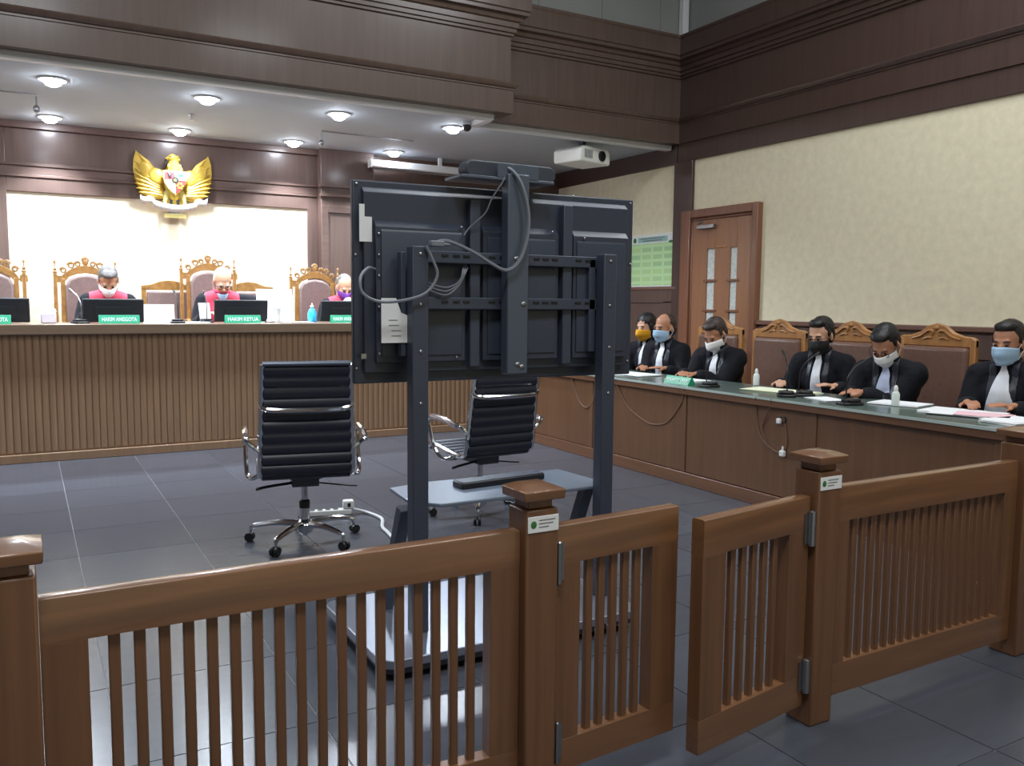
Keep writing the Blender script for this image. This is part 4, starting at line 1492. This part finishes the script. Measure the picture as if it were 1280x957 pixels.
person('person with glasses and black mask in a black robe', (5.40, 4.515, 0), PX + T_, lean=14, hp=15, hy=-6, hair='hair_black', hair_kind='short', mask='mask_black', mask_kind='cup', skin='skin_pale', glasses=True, jab_w=.05, lh=(-.2, .33, .80), rh=(.22, .36, .80))
person('person with glasses and white mask looking down at clasped hands, pale shirt', (5.37, 3.885, 0), PX + T_, lean=22, hp=40, hy=-6, hair='hair_black', hair_kind='short', mask='mask_white', mask_kind='flat', skin='skin', glasses=True, jabot='shirt_blue', jab_w=.09, lh=(.07, .44, .80), rh=(.16, .42, .80), hcurl=.9)
person('person in black robe with broad white bands and pale blue mask, right edge', (5.40, 3.085, 0), PX + radians(10), lean=11, hp=8, hy=-2, hair='hair_black', hair_kind='short', mask='mask_blue', mask_kind='flat', skin='skin', jab_w=.11, lh=(-.14, .35, .8), rh=(.12, .37, .8))

JS = PLAT + .47
person('grey-haired judge in red and black robe and white mask, looking down', (.70, 9.20, 0), pi, seat=JS, lean=20, hp=40, hair='hair_grey', hair_kind='short', mask='mask_white', mask_kind='flat', judge=True, jabot=None, skin='skin', lh=(-.2, .42, JS + .36), rh=(.2, .42, JS + .36))
person('white-haired judge with glasses and mask pulled under the chin', (1.75, 9.20, 0), pi, seat=JS + .01, lean=19, hp=36, hair='hair_white', hair_kind='thin', mask='mask_blue', mask_kind='flat', chin_mask=True, judge=True, jabot=None, glasses=True, skin='skin_pale', lh=(-.40, .33, JS + .50), rh=(.2, .42, JS + .36), lpole=(-1, 0, -.1))
person('judge in a purple mask with thin grey hair beside the large display', (3.03, 9.20, 0), pi, seat=JS - .03, lean=18, hp=32, hair='hair_grey', hair_kind='thin', mask='mask_purple', mask_kind='cup', judge=True, jabot='shirt', jab_w=.06, skin='skin_pale', lh=(-.05, .4, JS + .40), rh=(.2, .42, JS + .36))

# ================================================================== ON THE JUDGES' BENCH
BZ = BENCH_Z
def monitor(x, label, tilt=-9):
    t = thing('desk_monitor', label, 'monitor', (x, 8.47, BZ), 0, 'monitors on the judges bench')
    a = radians(tilt)
    R = Matrix.Rotation(-a, 3, 'X')
    m1 = MB(); m1.cbox(R @ Vector((0, 0, .115)) + Vector((0, -.02, .0)), (.5, .03, .21), R); m1.build('shell', M['monitor'], t, .008)
    m2 = MB(); m2.cbox(R @ Vector((0, -.018, .10)) + Vector((0, -.02, 0)), (.3, .012, .1), R); m2.build('back_bulge', M['monitor'], t)
    m4 = MB(); m4.cbox(R @ Vector((0, .0165, .115)) + Vector((0, -.02, 0)), (.48, .002, .19), R); m4.build('screen', mat('lit_screen', (60, 70, 90), .2), t)
    MB().box(-.1, .1, -.02, .12, 0, .012).build('foot', M['monitor'], t, .004)
    return t
monitor(-.21, 'black desk monitor back at the left edge of the judges bench')
monitor(.695, 'black desk monitor back in front of the grey-haired judge')
monitor(1.81, 'black desk monitor back in front of the white-haired judge')
monitor(2.84, 'black desk monitor back in front of the judge in the purple mask')

def plate(x, wd, words, label):
    t = thing('name_plate', label, 'name plate', (x, 8.27, BZ), 0, 'green name plates on the judges bench')
    p = MB()
    p.prism([(-.02, 0), (.03, 0), (.012, .075), (.004, .075)], -wd / 2, wd / 2, 'yz')
    p.build('plate', M['plate_green'], t, .002)
    a = math.atan2(.024, .075)
    text('lettering', words, .05, M['lettering'], t, (0, -.0105, .036), (pi / 2 - a, 0, 0), width=wd - .05)
    return t
plate(-.26, .32, 'HAKIM ANGGOTA', 'green name plate at the left edge of the judges bench')
plate(.725, .33, 'HAKIM ANGGOTA', 'green name plate before the grey-haired judge')
plate(1.79, .33, 'HAKIM KETUA', 'green name plate before the white-haired judge')
plate(2.80, .32, 'HAKIM ANGGOTA', 'green name plate before the judge in the purple mask')

def stack(name, label, loc, w, d, n, m, rz=0, cat='papers', thick=.003, jit=.012):
    t = thing(name, label, cat, loc, rz)
    for k in range(n):
        a = random.uniform(-.08, .08)
        s_ = MB()
        s_.cbox((random.uniform(-jit, jit), random.uniform(-jit, jit), thick * (k + .5)), (w, d, thick * .8), Matrix.Rotation(a, 3, 'Z'))
        s_.build('sheet', m, t)
    return t

def upright_paper(label, x, y, z, w, h, tilt=12, rz=0):
    t = thing('document', label, 'document', (x, y, z), rz)
    R = Matrix.Rotation(radians(-tilt), 3, 'X')
    for k in range(3):
        p = MB(); p.cbox(R @ Vector((random.uniform(-.006, .006), .006 * k, h / 2 + .002 * k)), (w, .003, h), R); p.build('sheet', M['paper'], t)
    return t
upright_paper('white papers propped up between the first two judges on the bench', 1.09, 8.55, BZ, .27, .17, 10)
upright_paper('tall white document held up at the right hand of the white-haired judge', 2.22, 8.72, BZ, .36, .335, 12)
upright_paper('small white sheet leaning on the monitor of the white-haired judge', 1.52, 8.6, BZ, .1, .19, 14, .2)
stack('paper_stack', 'loose white papers lying before the white-haired judge', (1.40, 8.45, BZ), .2, .15, 3, M['paper'], .2)
g = thing('paper_note', 'small white note held before the judge in the purple mask', 'paper', (2.985, 8.74, 1.375))
MB().prism([(-.06, -.06), (.06, -.055), (.062, .03), (.01, .058), (-.03, .05), (-.062, .01)], -.003, .003).build('sheet', M['paper'], g)

t = thing('tissue_box', 'pale lilac tissue box near the left end of the judges bench', 'tissue box', (.19, 8.5, BZ))
MB().box(-.07, .05, -.06, .06, 0, .09).build('carton', M['grey_tissue'], t, .01)
tb = MB(); tb.ball((0, 0, .105), (.055, .045, .035), 10, 8); tb.build('tissue', M['paper'], t)
t = thing('pump_bottle', 'blue gel bottle standing on the bench beside the purple-masked judge', 'bottle', (2.51, 8.46, BZ))
MB().lathe([(.04, 0), (.045, .01), (.045, .09), (.03, .13), (.015, .14), (.015, .155)], seg=18).build('bottle_body', M['bottle_blue'], t)
MB().lathe([(.018, .152), (.018, .17), (.006, .172), (.006, .195)], seg=12).build('pump', M['white_plastic'], t)
t = thing('paper_cup', 'white paper cup beside the propped papers on the bench', 'cup', (2.16, 8.42, BZ))
MB().lathe([(.034, 0), (.035, .003), (.046, .14), (.048, .143), (.044, .141), (.033, .006)], seg=20, ring=True).build('cup_wall', M['paper'], t)
t = thing('desk_phone', 'small white mouse-shaped device beside the white-haired judge\'s monitor', 'device', (2.07, 8.36, BZ))
d_ = MB(); d_.ball((0, 0, .018), (.04, .055, .028), 14, 8); d_.build('device_shell', M['white_plastic'], t)
MB().box(-.03, .1, .06, .1, 0, .012).build('device_base', M['black_plastic'], t, .004)
stack('paper_stack', 'flat white papers beside the paper cup on the bench', (2.33, 8.36, BZ), .28, .14, 3, M['paper'])

def microphone(loc, rz, label, bend=1.0, light=False):
    t = thing('microphone', label, 'microphone', loc, rz)
    b = MB()
    b.prism(rounded(-.06, .06, -.075, .075, .03), 0, .018, 'xy')
    b.prism(rounded(-.05, .05, -.06, .04, .025), .018, .038, 'xy')
    b.build('base', M['black_plastic'], t, .006)
    MB().tube([(0, .03, .03), (0, .03, .12), (0, .02, .18), (0, -.04 * bend, .24), (0, -.14 * bend, .28)], .0045, 6, 6).build('gooseneck', M['black_plastic'] if not light else M['steel'], t)
    MB().capsule((0, -.14 * bend, .28), (0, -.19 * bend, .297), .009, .011, 8).build('mic_head', M['black_plastic'] if not light else M['steel'], t)
    MB().box(-.015, .015, -.055, -.035, .038, .042).build('button', M['ink'], t)
    return t
microphone((.42, 8.35, BZ), radians(200), 'gooseneck microphone near the carved chair at the left of the bench', 1.0, True)
microphone((1.22, 8.34, BZ), radians(180), 'black microphone base between the first two judges')
microphone((1.5, 8.5, BZ), radians(180), 'gooseneck microphone beside the monitor of the white-haired judge', .6)

# ================================================================== ON THE COUNSEL TABLE
t = thing('name_plate', 'green name plate on the front edge of the counsel table', 'name plate', (TX + .09, 5.15, TZ), radians(-90))
p = MB()
p.prism([(-.035, 0), (.045, 0), (.014, .06), (.0, .06)], -.145, .145, 'yz')
p.build('plate', M['plate_green'], t, .002)
a = math.atan2(.035, .06)
text('lettering', 'PENUNTUT UMUM', .042, M['lettering'], t, (0, -.0195, .03), (pi / 2 - a, 0, 0), width=.25)

t0 = stack('paper_stack', 'white papers before the person in the pale blue mask', (4.66, 5.98, TZ), .26, .42, 4, M['paper'], .1)
stack('paper_stack', 'pale yellow papers before the person in the black mask', (4.72, 4.35, TZ), .26, .5, 4, M['paper_yellow'], .15)
stack('paper_stack', 'small white sheet near the microphone of the black-masked person', (4.63, 3.88, TZ), .16, .24, 2, M['paper'], -.2)
stack('paper_stack', 'white papers by the clasped hands of the person with the pale shirt', (4.82, 3.46, TZ), .22, .32, 4, M['paper'], .15)
stack('paper_stack', 'white and pink papers spread before the person at the right edge', (4.80, 3.02, TZ), .28, .42, 3, M['paper'], .25)
stack('paper_stack', 'pink sheet peeping out under the spread papers at the right of the table', (4.74, 2.86, TZ + .009), .2, .28, 2, M['paper_pink'], .5)
stack('paper_stack', 'white papers at the near right corner of the counsel table', (4.66, 2.64, TZ), .3, .2, 5, M['paper'], -.1)
stack('paper_stack', 'papers under the outstretched hands of the person in the cupped mask', (4.72, 5.35, TZ), .24, .3, 3, M['paper'], .1)
g = thing('folder', 'black folder under the spread papers at the right of the table', 'folder', (4.64, 2.95, TZ), radians(20))
MB().box(-.06, .06, -.16, .16, 0, .008).build('cover', M['black_plastic'], g, .003)
MB().box(-.055, .055, -.155, .155, .008, .011).build('pages', M['paper'], g)

def gel(loc, label):
    t = thing('gel_bottle', label, 'bottle', loc, 0, 'small white gel bottles on the counsel table')
    MB().lathe([(.02, 0), (.024, .004), (.024, .075), (.018, .09), (.01, .095)], seg=16).build('bottle_body', M['bottle_white'], t)
    MB().lathe([(.013, .094), (.013, .112), (.008, .128), (.003, .132)], seg=12).build('cap', M['white_plastic'], t)
gel((4.93, 4.80, TZ), 'small white gel bottle beside the empty leather chair')
gel((4.72, 3.42, TZ), 'small white gel bottle before the person looking at clasped hands')

microphone((4.50, 4.86, TZ), radians(95), 'black gooseneck microphone beside the green name plate of the table', 1.0)
microphone((4.52, 4.12, TZ), radians(140), 'black gooseneck microphone before the person in the black mask', 1.3)
microphone((4.52, 3.60, TZ), radians(80), 'black microphone before the person looking at clasped hands', .8)
microphone((4.66, 4.10, TZ), radians(60), 'second black microphone behind the yellow papers', .5)

# ================================================================== NATIONAL EMBLEM
em = thing('wall_emblem', 'golden eagle emblem with shield and white ribbon on the back wall', 'emblem', (1.455, YB - .07, 2.27))
def feathered_wing(sx):
    t = MB()
    # overlapping feathers fanned from the shoulder, each a long tapered plate with a raised spine
    n = 11
    for i in range(n):
        q = i / (n - 1)
        root = Vector((sx * (.10 + .05 * (1 - q)), 0, .43 - .20 * q))
        # tips along the outer curve from the top point down to the tail
        ang = radians(82 - 118 * q)
        tip = Vector((sx * (.20 + .185 * cos(ang) * (1 + .05 * sin(2 * q))), 0, .40 + .25 * sin(ang)))
        if i == 0:
            tip = Vector((sx * .365, 0, .68))
        if i == 1:
            tip = Vector((sx * .392, 0, .585))
        d = (tip - root)
        nn = Vector((-d.z, 0, d.x)).normalized()
        w = .034
        y = -.012 - .003 * i
        mid = root + d * .55
        pts = [root - nn * w * .6, mid - nn * w, tip, mid + nn * w, root + nn * w * .6]
        ctr = root + d * .5
        vs = [(p.x, y, p.z) for p in pts] + [(root.x, y - .018, root.z), (ctr.x, y - .022, ctr.z)] + [(p.x, .02, p.z) for p in pts]
        t.add(vs, [(0, 1, 6, 5), (1, 2, 6), (2, 3, 6), (3, 4, 5, 6), (4, 0, 5), (0, 7, 8, 1), (1, 8, 9, 2), (2, 9, 10, 3), (3, 10, 11, 4), (4, 11, 7, 0), (7, 11, 10, 9, 8)])
    # membrane plate behind and covert bulge in front
    out = [(.08, .50), (.17, .515), (.25, .55), (.325, .62), (.365, .69), (.392, .60), (.398, .5), (.385, .40), (.35, .31), (.29, .235), (.2, .19), (.1, .20)]
    t.prism([(sx * x, z) for x, z in out], -.012, .03)
    t.ball((sx * .17, -.03, .43), (.1, .035, .085), 14, 8, Matrix.Rotation(sx * radians(-30), 3, 'Y'))
    t.ball((sx * .27, -.022, .47), (.07, .025, .11), 14, 8, Matrix.Rotation(sx * radians(20), 3, 'Y'))
    t.build('wing', M['gold'], em, smooth=40)
for sx in (-1, 1):
    feathered_wing(sx)
bd = MB()
bd.ball((0, -.03, .38), (.105, .075, .2), 16, 12)
bd.capsule((0, -.05, .5), (-.005, -.075, .6), .075, .052)
for k in range(5):
    for j in range(4):
        bd.ball(((j - 1.5) * .036 + (.012 if k % 2 else 0), -.10 + .003 * k, .54 - .03 * k), (.017, .008, .024), 8, 6)
bd.build('body', M['gold'], em)
he = MB()
he.ball((-.015, -.085, .625), (.052, .05, .045), 14, 10)
he.capsule((-.05, -.09, .625), (-.085, -.09, .61), .022, .01, 8)
he.ball((.045, -.07, .612), (.026, .03, .022), 10, 8)
he.ball((.03, -.07, .64), (.03, .03, .02), 10, 8)
he.build('head', M['gold'], em)
MB().capsule((-.083, -.09, .607), (-.092, -.09, .575), .013, .004, 8).build('beak', M['black_enamel'], em)
MB().ball((-.035, -.13, .635), .006, 8, 6).build('eye', M['black_enamel'], em)
tl = MB()
for k in range(7):
    a = (k - 3) * .12
    tl.prism([(a * .12 - .012, .24), (a * .12 + .012, .24), (a * .32 + .02, .15), (a * .34, .11), (a * .32 - .02, .15)], -.03 - .004 * (3 - abs(k - 3)), .0)
tl.build('tail', M['gold'], em)
for sx in (-1, 1):
    lg = MB()
    lg.capsule((sx * .075, -.05, .26), (sx * .1, -.06, .17), .032, .02)
    for k in (-1, 0, 1):
        lg.capsule((sx * .1, -.065, .165), (sx * .1 + k * .022, -.085, .125), .01, .006, 8)
    lg.build('leg', M['gold_pale'], em)
# shield with four quarters
def shield_outline(s=1.0, zc=.39):
    pts = [(-.105, .09), (.105, .09), (.112, .03), (.1, -.03), (.07, -.085), (.03, -.125), (0, -.145), (-.03, -.125), (-.07, -.085), (-.1, -.03), (-.112, .03)]
    return [(x * s, zc + z * s) for x, z in pts]
sh_ = MB().prism(shield_outline(1.08), -.125, -.1).build('shield', M['gold_pale'], em, .003)
MB().prism([(-.108, .395), (-.003, .395), (-.003, .475), (-.103, .475)], -.131, -.124).build('quarter', M['red_enamel'], sh_)
MB().prism([(.003, .395), (.108, .395), (.103, .475), (.003, .475)], -.131, -.124).build('quarter', M['white_enamel'], sh_)
MB().prism([(-.003, .39), (-.11, .39), (-.1, .36), (-.07, .31), (-.03, .268), (-.003, .25)], -.131, -.124).build('quarter', M['white_enamel'], sh_)
MB().prism([(.003, .39), (.003, .25), (.03, .268), (.07, .31), (.1, .36), (.11, .39)], -.131, -.124).build('quarter', M['red_enamel'], sh_)
c_ = MB()
c_.ball((-.053, -.133, .432), (.02, .004, .024), 10, 8)
c_.capsule((-.066, -.133, .45), (-.08, -.133, .468), .006, .003, 8)
c_.capsule((-.04, -.133, .45), (-.026, -.133, .468), .006, .003, 8)
c_.build('bull_head', M['black_enamel'], sh_)
c_ = MB()
c_.ball((.055, -.133, .448), (.03, .004, .02), 10, 8)
c_.box(.05, .06, -.136, -.13, .405, .44)
c_.build('banyan_tree', M['green_enamel'], sh_)
c_ = MB()
for k in range(6):
    c_.ball((-.07 + .008 * k, -.133, .30 + .013 * k), (.006, .003, .009), 8, 6)
    c_.ball((-.02 - .003 * k, -.133, .30 + .013 * k), (.006, .003, .008), 8, 6)
c_.build('rice_and_cotton', M['gold'], sh_)
c_ = MB()
for k in range(6):
    a = 2 * pi * k / 6
    c_.lathe([(.010, -.003), (.010, .003)], (.047 + .026 * cos(a), -.133, .335 + .026 * sin(a)), 8, axis=(0, 1, 0))
c_.build('gold_chain', M['gold'], sh_)
MB().prism([(-.035, .36), (.035, .36), (.035, .41), (0, .43), (-.035, .41)], -.135, -.13).build('inner_shield', M['black_enamel'], sh_)
st5 = []
for k in range(10):
    a = pi / 2 + k * pi / 5
    r_ = .018 if k % 2 == 0 else .008
    st5.append((r_ * cos(a), .39 + r_ * sin(a)))
MB().prism(st5, -.139, -.134).build('star', M['gold'], sh_)
# ribbon
rb = MB()
top, bot, back = [], [], []
for k in range(25):
    x = -.22 + .44 * k / 24
    z = .055 + .9 * x * x
    y = -.115 + .3 * x * x
    top.append((x, y, z + .075)); bot.append((x, y + .012, z))
rb.strip(top, bot)
ro = rb.build('ribbon', M['white_enamel'], em, smooth=180)
add_solid(ro, .006)
for sx in (-1, 1):
    e = MB()
    tp, bt_ = [], []
    for k in range(7):
        x = .2 + .14 * k / 6
        z = .115 + .35 * (x - .2) + .018 * sin(k)
        tp.append((sx * x, -.07 + .005 * k, z + .07)); bt_.append((sx * x, -.062 + .005 * k, z - .005))
    e.strip(tp, bt_)
    eo = e.build('ribbon_end', M['white_enamel'], em, smooth=180)
    add_solid(eo, .006)
txt = text('motto', 'BHINNEKA TUNGGAL IKA', .032, M['ink'], em, (0, -.125, .098), (pi / 2, 0, 0), width=.3)
MB().box(-.11, .11, -.09, -.04, -.005, .042).build('base_plaque', M['gold_pale'], em, .004)
MB().box(-.05, .05, -.04, .035, .0, .6).build('wall_bracket', M['black_metal'], em)

bpy.data.scenes.remove(TMP)
